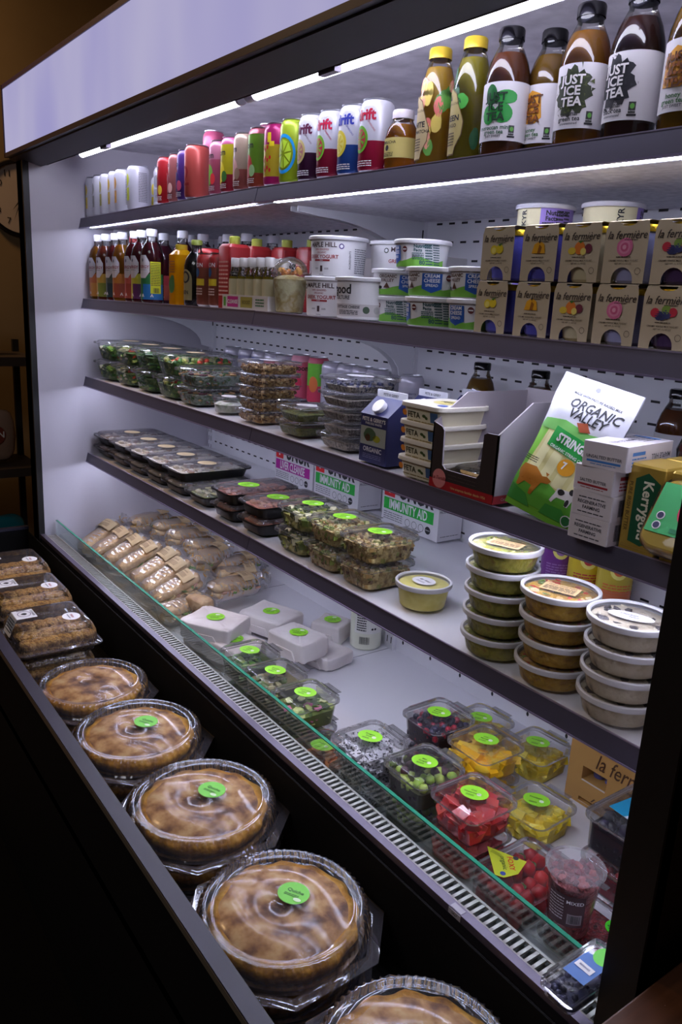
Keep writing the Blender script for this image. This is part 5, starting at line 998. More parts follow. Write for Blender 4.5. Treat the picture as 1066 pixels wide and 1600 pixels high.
# ================================================================== DECK: fruit boxes
def fr(ms, block, sz, kind='chunk', n=26, sq=(1, 1, 1), txt=('Fruit',)): return ms, block, sz, kind, n, sq, txt
MEL = FOOD('watermelon', [(150, 16, 20), (190, 30, 34), (206, 60, 56)], 40, .25, .3, coat=.5); DRG = FOOD('dragonfruit', [(24, 24, 28), (196, 194, 200), (226, 224, 230), (210, 208, 216)], 170, .4, .2, contrast=2.2); PIN = FOOD('pineapple', [(220, 184, 24), (246, 218, 50), (250, 234, 100)], 60, .35, .5); MAN = FOOD('mango', [(240, 160, 16), (250, 200, 30), (250, 214, 70)], 20, .3, .3)
WM = [MEL]+m_((196, 40, 40), (170, 24, 28), (206, 70, 60)); GRP = m_((170, 196, 80), (146, 180, 66), (70, 24, 44), (50, 16, 34), (166, 184, 80)); BER = m_((24, 20, 44), (40, 36, 70), (150, 20, 44), (30, 26, 50), (176, 30, 56))
SPEC = {'wm': (WM, MEL, .028, 'chunk', 16, (1, 1, .9), 'Cut Watermelon', 'red watermelon chunks'), 'grape': (GRP, M((60, 60, 30), .4), .021, 'ball', 16, (1.15, 1, 1), 'Mix Grapes', 'green and purple grapes'), 'dragon': ([DRG], DRG, .020, 'chunk', 24, (1, 1, 1), 'Dragon Fruit', 'grey-white dragon fruit cubes'),
        'berry': (BER, M((40, 16, 36), .4), .016, 'ball', 30, (1, 1, 1), 'Mixed Berries', 'raspberries and blueberries'), 'mango': ([MAN]+m_((250, 190, 26), (250, 206, 50)), MAN, .030, 'chunk', 14, (1.5, .6, .5), 'Cut Mango', 'yellow mango slices'), 'pine': ([PIN]+m_((250, 232, 100), (246, 216, 40)), PIN, .024, 'chunk', 18, (1, 1, .7), 'Pineapple', 'yellow pineapple chunks'),
        'papaya': (m_((226, 110, 30), (214, 90, 24), (236, 140, 60)), M((206, 96, 30), .4), .026, 'chunk', 12, (1.6, .6, .4), 'Papaya', 'orange papaya slices'), 'cuke': (m_((90, 120, 40), (180, 190, 110), (214, 220, 160), (60, 84, 30), (196, 100, 140)), M((96, 110, 44), .4), .022, 'blob', 18, (1.2, 1, .35), 'Cucumber Salad', 'cucumber and red onion salad'),
        'kale': (m_((60, 104, 34), (96, 150, 50), (44, 76, 28), (150, 176, 90)), M((64, 84, 34), .4), .022, 'blob', 22, (1.3, 1, .3), 'Kale Salad', 'dark leafy greens'), 'tuna': (m_((130, 120, 76), (176, 166, 124), (84, 100, 50), (160, 154, 110)), M((116, 108, 70), .4), .020, 'blob', 22, (1.2, 1, .4), 'Quinoa Salad', 'muted brown and green salad')}
def fbox(kd, t, w=.122, d=.128, h=.070):
    ms, bl, sz, kn, n, sq, tx, ds = SPEC[kd]; return (('fb', kd, t), lambda r: clam(r, w, d, h, F_chunks(ms, sz, n, bl, kn, sq), .012, GREENST if t else None, sr=.022, seed=3, tab=.018, text=tuple(tx.split()), inner=.82))
G6 = 'clear fruit and salad boxes on the bottom deck'
for kd, X, Y, n, ex in (('kale', -1.603, -.030, 2, ''), ('tuna', -1.475, -.032, 2, ''), ('cuke', -1.347, -.030, 2, ''), ('dragon', -1.122, -.018, 2, ''), ('grape', -.994, .018, 2, ''), ('wm', -.868, .028, 2, ''), ('berry', -1.124, .175, 2, ''), ('mango', -.990, .184, 2, ''),
                        ('papaya', -1.236, -.052, 1, 'low behind the glass beside dragon fruit'), ('pine', -.855, .200, 1, 'right of the mango boxes'), ('pine', -1.000, .372, 1, 'at the back next to the kraft box'), ('pine', -1.145, .340, 1, 'at the back behind the berries')):
    if n == 2: stack(lambda t, kd=kd: fbox(kd, t), 'food_box', 2, .0705, X, Y, DECK, lambda j, kd=kd: '%s clear box of %s on the deck' % (ORD[2][j], SPEC[kd][7]), 'food box', G6, jit=.003)
    else: k, bf = fbox(kd, True); put(k, 'food_box', bf, (X, Y, DECK+.0002), 'single clear box of %s %s' % (SPEC[kd][7], ex), 'food box', G6, rz=.05)
def clam2(root, w, d, h, fill, seed, deco): clam(root, w, d, h, fill, .014, None, seed=seed, tab=.012, inner=.88); s = MB(); deco(s, h); s.build('label', root, smooth=0)
STW = m_((176, 24, 30), (150, 16, 24), (190, 40, 36)); 
def straw_fill(m, w, d, H, R, wb, db):
    for lay in range(2):
        for i in range(4):
            for j in range(5):
                c = (-w*.36+w*.24*i+R.uniform(-.004, .004), -d*.4+d*.2*j, .016+.024*lay); m.blob(c, .015, R.choice(STW), 1, .08, (1, 1, 1.25), R)
                if R.random() < .35: m.blob((c[0], c[1]+.01, c[2]+.008), .005, M((60, 100, 36), .5), 1, .3, (1.4, 1.4, .4), R)
def foxy(s, h):
    f, g = top(h+.0005, -.025, -.03, .25), top(h+.0010, -.025, -.03, .25); ye = M((186, 196, 40), .5); s.poly([(-.042, .022), (.030, .034), (.034, -.005), (.020, -.030), (.005, -.034)], f, ye); s.text('FOXY', .0135, .012, .010, g, M((206, 50, 30), .5), .02, 0, 1, -.9); s.text('organic', .012, .002, .003, g, M((60, 90, 30), .5), .01, 0, 1, -.9); s.disc(.014, -.022, .005, .005, g, M((40, 60, 140), .5), 12); s.disc(.012, .028, .005, .005, g, M((60, 60, 60), .5), 12); s.lines(-.03, -.01, .012, .020, 3, g, M((90, 110, 30), .5), .4, 1)
put('straw', 'strawberry_box', lambda r: clam2(r, .124, .172, .070, straw_fill, 2, foxy), (-.737, .032, DECK+.0002), 'clear box of strawberries with a yellow triangular sticker', 'fruit box')
BLK = m_((20, 16, 30), (34, 26, 50), (16, 14, 24)); RDB = m_((120, 16, 30), (90, 12, 26), (150, 30, 40))
def ballfill(mt, sz, n): return F_chunks(mt, sz, n, mt[0], 'ball', (1, 1, 1.1))
def blu(s, h):
    f, g = top(h+.0005, .012, .0, -.1), top(h+.001, .012, .0, -.1); s.patch(-.045, .045, -.05, .05, f, M((200, 214, 226), .5)); s.poly([(-.045, .05), (-.045, -.05), (-.012, -.05), (.010, .05)], g, M((20, 140, 180), .5)); h2 = top(h+.0014, .012, .0, -.1); s.text('Organic', .017, .016, -.020, h2, M((30, 110, 150), .5), .01, .3, 1, 1.2); s.disc(-.004, .010, .013, .009, h2, WHITE, 18); s.text('GRAPES', .005, -.004, .010, top(h+.0018, .012, 0, -.1), M((60, 60, 150), .5), .02); s.disc(.035, .045, .014, .011, h2, M((20, 160, 70), .5), 18)
put('rasp', 'berry_box', lambda r: clam2(r, .130, .170, .072, ballfill(RDB, .016, 40), 4, lambda s, h: s.patch(-.03, .03, -.03, .03, top(h+.0004), M((70, 20, 30), .5))), (-.655, .235, DECK+.0002), 'clear box of dark red berries under the black grape box', 'fruit box')
put('grapb', 'grape_box', lambda r: clam2(r, .134, .172, .082, ballfill(BLK, .024, 26), 5, blu), (-.657, .238, DECK+.0725), 'clear box of black grapes with a blue organic label', 'fruit box')
put('pom', 'pomegranate_tray', lambda r: clam2(r, .135, .150, .036, F_grain(FOOD('pomegranate_seeds', [(60, 6, 14), (120, 14, 26), (150, 30, 40)], 120, .25, 1), .003), 6, lambda s, h: (s.disc(.02, .03, .018, .018, top(h+.0005), M((70, 210, 40), .5), 20), s.text('Seeds', .012, .02, .03, top(h+.001), INK, .02, 0, 1, .8))), (-.600, .052, DECK+.0002), 'low clear tray of dark red seeds with a bright green sticker under the cup', 'fruit box')
def smoothie(root):
    FR = FOOD('berry_pieces', [(60, 20, 26), (110, 40, 48), (150, 70, 70), (40, 14, 20)], 70, .35, 1)
    MB().lathe([(.030, 0), (.0315, .003), (.0425, .112), (.0445, .113), (.0445, .117)], CLR, 36, c1=False).build('clear_cup', root)
    b = MB().lathe([(.029, .002), (.0305, .004), (.039, .098), (.03, .104), (.002, .106)], FR, 32); R = random.Random(8)
    for k in range(26): a, q = R.uniform(0, 6.3), .033*R.random()**.5; b.blob((q*math.cos(a), q*math.sin(a), .105), .007, R.choice(m_((130, 40, 50), (90, 24, 34), (170, 80, 80))), 1, .2, R=R)
    b.build('berry_filling', root)
    b = MB().lathe([(.0455, .114), (.0475, .115), (.0475, .118), (.044, .1185), (.042, .117), (.002, .1175)], CLEAR('milky_lid', haze=.25, refl=1, rough=.15), 36, c0=False, c1=False); b.box((.040, -.006, .1155), (.060, .006, .117), CLR2); b.build('lid', root)
    q = MB(); f = cyl(lambda z: .0315+.0105*z/.112, .4, 0, .0012); g = cyl(lambda z: .0315+.0105*z/.112, .4, 0, .0016); q.patch(-.03, .03, .03, .09, f, M((60, 24, 34), .5), 12, 3); q.lines(-.028, -.002, .04, .086, 8, g, M((190, 180, 186), .5), .4, 2); q.patch(.004, .026, .036, .056, g, M((150, 140, 146), .5), 4, 1); q.bars(.006, .024, .038, .054, cyl(lambda z: .0315+.0105*z/.112, .4, 0, .002), INK, 2); q.text('MIXED', .009, .014, .078, g, WHITE, .01); q.build('label', root)
put('smooth', 'berry_cup', smoothie, (-.626, .014, DECK+.037), 'tall clear cup of dark berries with a flat lid on the red seed tray', 'cup')
def brc(s, h): s.patch(-.012, .02, -.03, .02, top(h+.0004), M((60, 110, 180), .5)); s.disc(.008, .03, .014, .018, top(h+.0008), M((90, 200, 50), .5), 20); s.patch(-.009, .015, -.012, .0, top(h+.0012), WHITE); s.text('BERRIES', .0045, .003, -.006, top(h+.0015), M((60, 60, 120), .5), .01)
put('bluebox', 'blueberry_box', lambda r: clam2(r, .050, .120, .036, ballfill(BLUEB, .010, 16), 7, brc), (-.4655, -.180, -.8355), 'clear lidded box with blue label resting on the glass guard by the end post', 'fruit box')
# milk jug, kraft boxes
def milk(root):
    b = MB().lathe([(.040, 0), (.0465, .006), (.047, .02), (.047, .13), (.044, .15), (.030, .185), (.020, .195), (.020, .215)], M((222, 224, 206), .4, name='milk_plastic'), 36); b.build('jug_body', root); MB().lathe([(.0215, .200), (.0215, .220), (.019, .221)], WHITE, 24).build('cap', root)
    q = MB(); f = cyl(.047, .75, 0, .0005); g = cyl(.047, .75, 0, .001); q.patch(-.03, .06, .055, .15, f, M((226, 226, 220), .6), 12, 1); q.lines(-.022, .008, .062, .13, 9, g, INK, .5, 3); q.disc(.026, .07, .0035, .0035, g, INK, 10); q.disc(.035, .07, .0035, .0035, g, INK, 10); q.bars(-.012, .018, .022, .045, f, INK, 4); q.build('label', root, smooth=0)
put('milk', 'milk_jug', milk, (-1.722, .440, DECK), 'white plastic milk jug with barcode at the back of the deck', 'jug')
def kbox(root):
    w, d, h = .30, .12, .082; KB = M((172, 130, 70), .7, name='kraft_card'); b = MB(); f = lambda x, y: (x, -d/2, y)
    b.box((-w/2, -d/2, 0), (-.115, d/2, h), KB); b.box((-.115, -d/2, 0), (-.055, d/2, .018), KB); b.box((-.115, -d/2, .042), (-.055, d/2, h), KB); b.box((-.055, -d/2, 0), (w/2, d/2, h), KB); b.box((-.115, d/2-.02, .018), (-.055, d/2, .042), M((70, 76, 150), .3)); b.build('kraft_carton', root, smooth=0)
    for k in range(2): MB().lathe([(.012, .019), (.013, .024), (.013, .041)], M((90, 94, 170), .2), 20, cx=-.099+.028*k, cy=-.02).build('yogurt_pot', root)
    q = MB(); q.text('la fermière', .036, -.008, .060, front(-d/2-.0006), M((70, 40, 20), .5), .006, .3); q.patch(-.114, -.056, .018, .0205, front(-d/2-.0008), M((200, 190, 180), .6)); q.disc(-.02, .01, .012, .012, front(-d/2-.0006), M((110, 76, 36), .6), 18, 0, .85); q.text('yogurt', .008, .0, .040, front(-d/2-.0006), M((70, 40, 20), .5), .005); q.build('printed_front', root, smooth=0)
put('kbox', 'yogurt_case', kbox, (-.752, .415, DECK), 'lower kraft case of yogurt pots at the back right of the deck', 'box', 'kraft yogurt cases', sc=(1, 1, .4)); put('kbox', 'yogurt_case', kbox, (-.750, .413, DECK+.0335), 'upper kraft case with blue pots visible through its cut-out', 'box', 'kraft yogurt cases', sc=(1, 1, 1.35))
# ------------------------------------------------------------------ soft shapes
def super_rings(w, d, h, e=.35, nu=28, nv=12, amp=.004, fr_=30, seed=0):
    rings = []
    pw = lambda c: math.copysign(abs(c)**e, c)
    for j in range(nv+1):
        v = -PI/2+PI*j/nv; cv = max(abs(math.cos(v))**e, .02); sv = pw(math.sin(v)); ring = []
        for i in range(nu):
            u = 2*PI*i/nu; p = Vector((w/2*cv*pw(math.cos(u)), d/2*cv*pw(math.sin(u)), h/2*sv+h/2)); n_ = noise.noise(p*fr_+Vector((seed, 0, 0))); n2 = abs(noise.noise(p*fr_*2.3+Vector((0, seed, 0))))
            p += Vector((p.x, p.y, (p.z-h/2)*2)).normalized()*amp*(n_-1.2*n2); p.z = max(p.z, 0); ring.append(tuple(p))
        rings.append(ring)
    return rings
WRAPP = noisy('white_wrap_paper', (206, 196, 194), (226, 220, 220), 8, .75, (1, 1, 1), .4)
def wrap(sd, w, d, h, st=GREENST):
    def bd(root):
        MB().loft(super_rings(w, d, h, .20, 52, 20, .006, 32, sd), WRAPP).build('wrapped_sandwich', root, smooth=70)
        b = MB(); b.loft([[(x, y+.002*math.sin(x*200), z) for x, z in ((-w*.3, .004), (w*.3, .004), (w*.2, h*.5), (-w*.2, h*.5))] for y in (-d/2-.003, -d/2+.006)], WRAPP); b.build('paper_fold', root, smooth=0)
        if st:
            s = MB(); s.disc(0, 0, .026, .026, top(h+.0015, 0, 0, .5), st, 26); g = top(h+.002, 0, 0, .5); s.text('Turkey Wrap', .0075, 0, .002, g, M((40, 90, 40), .6), .01); s.lines(-.014, .010, -.012, -.004, 2, g, M((40, 90, 40), .6), .4, sd); s.disc(.006, .013, .007, .005, g, M((226, 240, 210), .5), 10); s.build('round_sticker', root, smooth=0)
    return bd
G7 = 'paper wrapped sandwiches on the deck'
def atd(px, py, z): p = aZ(px, py, z); return (p.x, p.y)
for k, (px, py, z, w, d, h, rz, st, ds) in enumerate(((337, 964, -.885, .165, .135, .055, .55, GREENST, 'white paper wrapped sandwich on top at the glass, beside the bagged loaves'), (424, 955, -.935, .165, .135, .055, .35, GREENST, 'wrapped sandwich behind the top front one, sticker flat'), (366, 998, -.925, .150, .120, .055, .3, GREENST, 'wrapped sandwich leaning low in front, just above the salad boxes'),
          (467, 988, -.895, .150, .110, .060, .2, GREENST, 'crumpled wrapped sandwich stacked in the middle of the deck'), (520, 968, -.940, .100, .100, .058, .5, GREENST, 'small wrapped sandwich next to the milk jug'), (505, 1010, -.955, .150, .110, .042, .2, None, 'flat wrapped sandwich without sticker underneath the crumpled one'), (340, 985, -.945, .165, .130, .052, .5, None, 'lower wrapped sandwich under the front one'), (383, 1035, -.965, .08, .06, .035, .9, None, 'small scrap of wrapped sandwich behind the glass beside the salad boxes'))):
    X, Y = atd(px, py, z); put(('wrap', k), 'wrapped_sandwich', wrap(k, w, d, h, st), (X, max(Y, -.045 if d > .1 else -.07), z-h), ds, 'sandwich', G7, rz=rz)
CRUST = FOOD('crusty_bread', [(150, 112, 74), (184, 146, 102), (206, 176, 132), (166, 124, 82)], 22, .6, .6); LEAF = M((90, 120, 60), .6, name='lettuce'); FILM = CLEAR('crinkled_film', haze=.13, refl=.7, rough=.28, crinkle=60, hazec=(230, 228, 230))
def baguette(sd):
    def bd(root):   # lies along +Y
        R = random.Random(sd); L_ = .25; w, h = .080, .056
        MB().loft(super_rings(w, L_*.86, h*.52, .6, 24, 8, .003, 20, sd), CRUST).build('bread_bottom', root, smooth=80, loc=(0, 0, .004))
        b = MB()
        for i in range(16): b.blob((R.choice((-1, 1))*w*.44+R.uniform(-.004, .004), R.uniform(-L_*.38, L_*.38), h*.52+R.uniform(-.003, .003)), .010, R.choice([LEAF, LEAF, M((196, 150, 130), .5), M((206, 190, 140), .5)]), 1, .3, (1, 1.8, .4), R)
        b.build('sandwich_filling', root)
        MB().loft(super_rings(w, L_*.88, h*.62, .6, 28, 10, .008, 26, sd+5), CRUST).build('bread_top', root, smooth=80, loc=(0, 0, h*.46))
        rings = []
        for j in range(15):
            t = j/14; y = -L_*.47+L_*1.10*t; s_ = (1-(max(0, .12-t)/.12)**2*.5) if t < .12 else (1 if t < .80 else max(.10, 1-(t-.80)/.10*.9) if t < .90 else .10+.9*(t-.90)/.10*.8)
            rings.append([((w*.58*s_)*math.cos(a)*(1+.10*noise.noise(Vector((j*1.7, k*.9, sd)))), y, h*.54+(h*.66*s_)*math.sin(a)*(1+.12*noise.noise(Vector((k*1.3, j*.8, sd+9))))) for k, a in enumerate([2*PI*q/18 for q in range(18)])])
        MB().loft(rings, FILM, False, False).build('clear_bag', root, smooth=25)
        ty = -L_*.47+L_*1.10*.90; t_ = MB(); TW = M((196, 150, 60), .6, name='twine')
        t_.lathe([(.0085, -.003), (.0095, 0), (.0085, .003)], TW, 12, c0=False, c1=False); t_.v = [(x, ty+z, h*.54+y) for x, y, z in t_.v]
        for q in (-1, 1): t_.tube([(0, ty, h*.6), (q*.012, ty+.008, h*.9), (q*.020, ty+.022, h*.8)], .0013, TW, 5)
        t_.build('twine_tie', root)
        l_ = MB(); F = lambda x, y: (x, y+.050, h*.54+h*.80*math.sqrt(max(0, 1-(x/(w*.66))**2))+.0008); F.curved = 1
        l_.patch(-.040, .040, -.028, .028, F, M((196, 172, 134), .7, name='kraft_label'), 10, 1); G = lambda x, y: (lambda p: (p[0], p[1], p[2]+.0005))(F(x, y)); G.curved = 1; l_.lines(-.024, .024, -.018, .004, 4, G, M((90, 60, 40), .6), .4, sd); l_.text('Sandwich', .009, 0, .013, G, M((90, 60, 40), .6), .01); l_.build('kraft_label', root, smooth=0)
    return bd
G8 = 'bagged baguette sandwiches piled on the deck'
bag_ = [(132, 862, -.955, 192, 816, -.875), (152, 872, -.955, 215, 826, -.865), (172, 884, -.95, 238, 838, -.86), (190, 898, -.95, 262, 848, -.855), (212, 912, -.945, 292, 860, -.86), (228, 928, -.945, 306, 876, -.865), (243, 942, -.95, 322, 898, -.88),
        (205, 822, -.885, 262, 806, -.89), (238, 828, -.87, 296, 824, -.89), (262, 842, -.87, 322, 838, -.90), (290, 858, -.88, 345, 856, -.915), (300, 884, -.90, 352, 862, -.90), (330, 888, -.93, 400, 878, -.95), (335, 902, -.945, 405, 900, -.955), (325, 926, -.93, 398, 910, -.94), (255, 962, -.965, 318, 940, -.955)]
bd_ = ['leftmost, nearest the left wall', 'second along the glass from the left wall', 'third along the glass with kraft label high up', 'fourth along the glass, middle of the heap', 'fifth along the glass, largest and lettuce edged', 'sixth along the glass with a ribbed loaf', 'seventh along the glass, next to the wrapped sandwiches', 'top back corner of the heap, label facing up', 'crossing the back of the heap near its top', 'second crossing loaf at the back of the heap', 'third crossing loaf, label in the heap centre', 'short loaf in the heap centre right', 'rearmost right loaf beside bare deck', 'right end of the heap, label faces the lights', 'lowest right loaf above the wrapped sandwiches', 'small loaf low behind the glass']
for k, (x0, y0, z0, x1, y1, z1) in enumerate(bag_):
    a, b_ = aZ(x0, y0, z0), aZ(x1, y1, z1); dv = b_-a; c = (a+b_)/2; yaw = math.atan2(-dv.x, dv.y); pitch = math.atan2(dv.z, math.hypot(dv.x, dv.y)); L_ = dv.length
    put(('bag', k % 5), 'bagged_baguette', baguette(k % 5), (c.x, max(c.y, .02), c.z-.03), 'bagged baguette sandwich, '+bd_[k], 'sandwich', G8, rz=yaw, rx=min(pitch, .42), sc=(1, max(.7, min(1.15, L_/.24)), 1))
X, Y = atd(312, 934, -.915); put('roll', 'sandwich_roll', lambda r: (MB().loft(super_rings(.10, .06, .045, .55, 24, 8, .003, 20, 3), CRUST).build('bread', r, smooth=80), MB().loft(super_rings(.108, .066, .049, .5, 20, 8, .006, 30, 4), FILM).build('clear_wrap', r, smooth=30)), (X, Y, -.955), 'short film wrapped roll lying across the front of the loaves', 'sandwich', rz=.25)
# ================================================================== PIES AND BAKERY BOXES in the front bin
PIET = FOOD('baked_pie_top', [(74, 44, 28), (120, 78, 44), (166, 118, 66), (196, 152, 96), (210, 176, 124)], 26, .7, .35, detail=10, contrast=1.15, dist=.002); PIEC = FOOD('pie_crust_edge', [(140, 88, 16), (206, 142, 28), (232, 178, 64)], 34, .55, .8)
PCR = CLEAR('pie_dome_ribs', haze=.09, refl=3.2, rough=.05, ior=1.5, hazec=(225, 220, 235)); PCL = CLEAR('pie_dome_plastic', haze=.035, refl=1.3, rough=.13, ior=1.5)
def sx_(P): return [(p[0]*1.075, p[1], p[2]*1.2) for p in P]
def pie(stk):
    def bd(root):
        oct_ = lambda w, z, c=.36: [(x*w/2, y*w/2, z) for x, y in ((1, -c), (1, c), (c, 1), (-c, 1), (-1, c), (-1, -c), (-c, -1), (c, -1))]
        b = MB().loft([oct_(.304, .018, .50), oct_(.304, .0195, .50), oct_(.276, .021, .5), oct_(.262, .019, .52)], PCR, False, False)
        b.lathe([(.098, 0), (.108, .0, .0), (.114, .004, .0012), (.126, .018, .0018), (.133, .0185, 0)], PCL, 144, c1=False, nr=48); b.build('octagonal_base', root)
        b = MB().lathe(sx_([(.134, .0205, 0), (.131, .024, .0012), (.1275, .048, .0026), (.1255, .053, .0026), (.1215, .0565, .0012), (.116, .0565, 0), (.111, .0535, 0), (.104, .0535, 0), (.099, .0565, 0), (.060, .0605, 0), (.015, .0615, 0), (.011, .059, 0), (.001, .059, 0)]), PCL, 192, c0=False, nr=64, mats=[PCR, PCR, PCR, PCR, PCR, PCL, PCR, PCL, PCL, PCL, PCL, PCL]); b.build('dome_lid', root)
        b = MB(); rings = []; R = random.Random(2)
        for r, z, a in ((.090, .003, 0), (.106, .006, .001), (.114, .020, .002), (.117, .030, .003), (.115, .038, .003), (.108, .043, .002), (.100, .043, .001), (.085, .045, 0), (.05, .048, 0), (.001, .049, 0)):
            r *= 1.05; rings.append([((r+a*math.sin(k*.9)+.0025*noise.noise(Vector((r*40, k*.4, z*60))))*math.cos(2*PI*k/90), (r+a*math.sin(k*.9)+.0025*noise.noise(Vector((r*40, k*.4, z*60))))*math.sin(2*PI*k/90), z+.0018*noise.noise(Vector((r*60*math.cos(2*PI*k/90), r*60*math.sin(2*PI*k/90), 2)))) for k in range(90)])
        b.loft(rings, PIEC, True, False, mats=[PIEC]*6+[PIET]*4); b.build('pie', root, smooth=60)
        if stk: s = MB(); s.disc(0, .012, .027, .025, top(.0615, 0, .012, .5), M((110, 200, 60), .5, name='green_sticker2'), 28); g = top(.0620, 0, .012, .5); s.text('Quiche', .010, .002, .016, g, M((40, 80, 30), .6), .015); s.lines(-.014, .012, .003, .009, 2, g, M((40, 80, 30), .6), .45, 2); s.disc(.012, .0, .007, .004, g, M((200, 226, 180), .5), 10); s.build('round_sticker', root, smooth=0)
    return bd
G9 = 'boxed pies in the front bin'
pies = [(-1.812, -.358, .96, 0, 0, 'pie farthest from the camera, no sticker, next to the bakery boxes'), (-1.534, -.350, 1.0, 1, .05, 'second pie from the bakery boxes, green sticker at its centre'), (-1.224, -.343, 1.02, 1, -.04, 'third pie with glossy brown top and green sticker'), (-.902, -.355, 1.0, 1, .03, 'largest pie fully in view, nearest complete one'), (-.575, -.350, 1.0, 0, .0, 'nearest pie, cut off by the bottom of the frame')]
for k, (X, Y, sc, st, rz, ds) in enumerate(pies):
    put(('pie', 0), 'boxed_pie', pie(0), (X-.008, Y-.008, BINF+.002), 'lower boxed pie beneath the '+ds.split(',')[0], 'pie', G9, rz=rz+.05, sc=sc)
    put(('pie', st), 'boxed_pie', pie(st), (X, Y, BINF+.002+.0635*sc), 'upper boxed '+ds, 'pie', G9, rz=rz, sc=sc)
COOK = FOOD('seeded_cookies', [(90, 56, 20), (150, 106, 44), (190, 146, 70), (60, 36, 14)], 90, .55, 1)
def bakery(root):
    w, d, h = .205, .235, .068
    MB().rr([(w*.80, d*.84, .02, 0), (w*.84, d*.88, .022, .016), (w*.97, d*.98, .024, .018), (w, d, .026, .018), (w, d, .026, .020)], PCL, 6, c1=False).build('container_base', root)
    n = 5; b = MB(); R1 = rrect(w*.98, d*.98, .024, .0205, 12); R2 = rrect(w*.90, d*.90, .022, .023, 12); rings = [R1, R2]
    for z, s_ in ((.045, .86), (.060, .80)):
        rings.append([(x*(1+.022*math.sin(k*PI)+.022*(-1)**k), y*(1+.022*(-1)**k), zz) for k, (x, y, zz) in enumerate(rrect(w*s_, d*s_, .022, z, 12))])
    rings += [rrect(w*.74, d*.76, .02, h-.001, 12), rrect(w*.68, d*.70, .018, h, 12), rrect(w*.3, d*.3, .01, h+.0005, 12)]; b.loft(rings, PCL, False, True, mats=[PCR, PCR, PCL, PCL, PCR, CLR2]); b.build('ribbed_lid', root, smooth=25)
    m = MB(); R = random.Random(6)
    for lay in range(2):
        for i in range(3):
            for j in range(6): m.lathe([(.001, 0), (.022, .002), (.025, .008), (.023, .014), (.012, .017), (.001, .017)], COOK, 14, cx=-w*.26+w*.26*i, cy=-d*.34+d*.136*j); 
        off = len(m.v)
    # second layer raised
    nv = len(m.v)//2; m.v = [(x, y, z+.006) for x, y, z in m.v[:nv]]+[(x+.004, y+.003, z+.021) for x, y, z in m.v[nv:]]; m.build('cookies', root, smooth=60)
    s = MB(); t = top(h+.0008); g = top(h+.0013); s.patch(-.060, -.005, -.085, -.030, t, WHITE, 1, 1); s.disc(-.033, -.058, .018, .018, g, M((110, 90, 120), .6), 20, 0, .90); s.text('COOKIES', .0085, -.033, -.036, g, INK, .02, 0, 1); s.text('BAKERY', .008, -.056, -.058, g, INK, .02, 0, 1, PI/2); s.disc(-.033, -.058, .006, .008, g, INK, 10, .2)
    s.build('bakery_label_card', root, smooth=0); s = MB(); s.disc(.030, .050, .024, .024, t, WHITE, 26); s.text('FRESH', .008, .030, .052, g, M((150, 60, 60), .6), .02); s.lines(.016, .044, .040, .046, 1, g, GREYT, .5, 1)
    s.build('round_sticker', root, smooth=0); s = MB(); sl = lambda x, y: (x, -.0855-.022*((h+.0008-y)/.038), y); s.patch(-.060, -.005, .030, .0695, sl, WHITE, 1, 1); s.lines(-.056, -.010, .036, .064, 5, lambda x, y: (x, sl(x, y)[1]-.0006, y), INK, .4, 4); s.build('ingredient_label', root, smooth=0)
for k, (X, Y, ds) in enumerate(((-2.135, -.368, 'nearest of the bakery cookie boxes, next to the pies'), (-2.406, -.350, 'middle of the bakery cookie boxes'), (-2.680, -.335, 'farthest bakery cookie box in the bin'))):
    put('bak', 'cookie_box', bakery, (X-.006, Y-.006, BINF+.002), 'lower cookie box under the '+ds.split(',')[0], 'cookie box', 'cookie boxes in the front bin', rz=.02, sc=(1.15, 1, 1.25))
    put('bak', 'cookie_box', bakery, (X, Y, BINF+.002+.0705*1.25), 'upper clear cookie box, '+ds, 'cookie box', 'cookie boxes in the front bin', sc=(1.15, 1, 1.25))
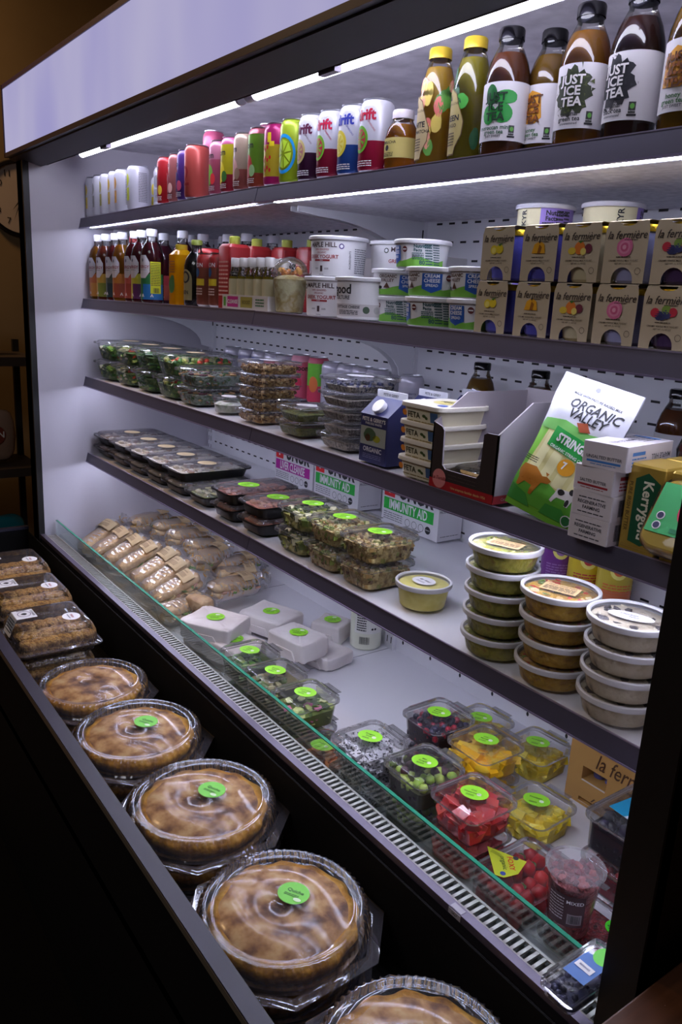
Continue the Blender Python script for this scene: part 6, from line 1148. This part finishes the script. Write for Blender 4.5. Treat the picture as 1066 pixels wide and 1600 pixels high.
# ================================================================== BACKGROUND behind the left end
def clock(root):   # on the left wall, facing +X
    R_ = .152; T = lambda x, y: (.016, x, y)
    b = MB().lathe([(R_, 0), (R_+.004, .012), (R_, .026), (R_-.010, .028), (R_-.013, .014)], M((20, 16, 18), .3), 56, c0=True, c1=False); b.v = [(z, x, y) for x, y, z in b.v]; b.build('rim', root)
    b = MB(); b.disc(0, 0, R_-.012, R_-.012, lambda x, y: (.014, x, y), M((176, 160, 150), .6, name='clock_face'), 48); dk = M((24, 20, 22), .6)
    for n in range(12): a = PI/2-2*PI*(n+1)/12; b.text(str(n+1), .036, .108*math.cos(a), .108*math.sin(a), T, dk, .0)
    b.build('dial', root)
    for nm, a, L_, w in (('hour_hand', 4.05, .065, .004), ('minute_hand', 4.35, .10, .003)):
        c, s_ = math.cos(a), math.sin(a); q = MB(); q.add([(.018, -s_*w, c*w), (.018, s_*w, -c*w), (.018, c*L_, s_*L_)], [(0, 1, 2)], dk); q.build(nm, root, smooth=0)
put('clock', 'wall_clock', clock, (-3.748, .030, .345), 'round black rimmed wall clock on the tan wall', 'clock')
def rack(root):
    W_ = M((46, 34, 26), .6, name='rack_wood'); D_ = M((20, 16, 16), .6, name='rack_metal')
    for x in (-.14, .14):
        for y in (-.42, .15): MB().box((x-.012, y-.012, 0), (x+.012, y+.012, 1.32 if y < 0 else 1.32), D_).build('post', root, smooth=0)
    for z in (.42, .83, 1.27): MB().box((-.15, -.43, z-.035), (.15, .16, z), W_).build('shelf_board', root, smooth=0)
put('rack', 'snack_rack', rack, (-3.42, -.22, -1.55), 'dark snack rack standing beyond the left end of the case', 'rack')
def snack(c1, c2, hh, word):
    def bd(root):
        b = MB().loft(super_rings(.09, .20, hh, .5, 24, 12, .012, 14, len(word)), M(c1, .4)); b.build('bag', root, smooth=60)
        q = MB(); F = lambda x, y: (.050, x, y); q.disc(0, hh*.55, .055, hh*.2, F, M(c2, .5), 20); q.text(word, .035, 0, hh*.55, lambda x, y: (.052, x, y), M((220, 214, 206), .5), .02); q.build('printed_front', root, smooth=0)
    return bd
for k, (y, z, c1, c2, hh, wd, ds) in enumerate(((-.20, .0, (30, 60, 66), (20, 120, 130), .20, 'CHIPS', 'teal snack bag on the lowest visible rack shelf'), (-.17, .42, (20, 110, 120), (20, 60, 130), .18, 'SEA', 'teal and blue snack bag below the white one'), (-.20, .83, (150, 120, 100), (120, 50, 30), .22, 'CORN', 'brown and white snack bag on the middle rack shelf'), (-.24, 1.27, (96, 24, 30), (30, 30, 80), .22, 'CHIPS', 'red and navy chip bag on top of the rack'))):
    put(('sn', k), 'snack_bag', snack(c1, c2, hh, wd), (-3.40, y-.03, -1.55+z+.004), ds, 'bag', 'snack bags on the rack')
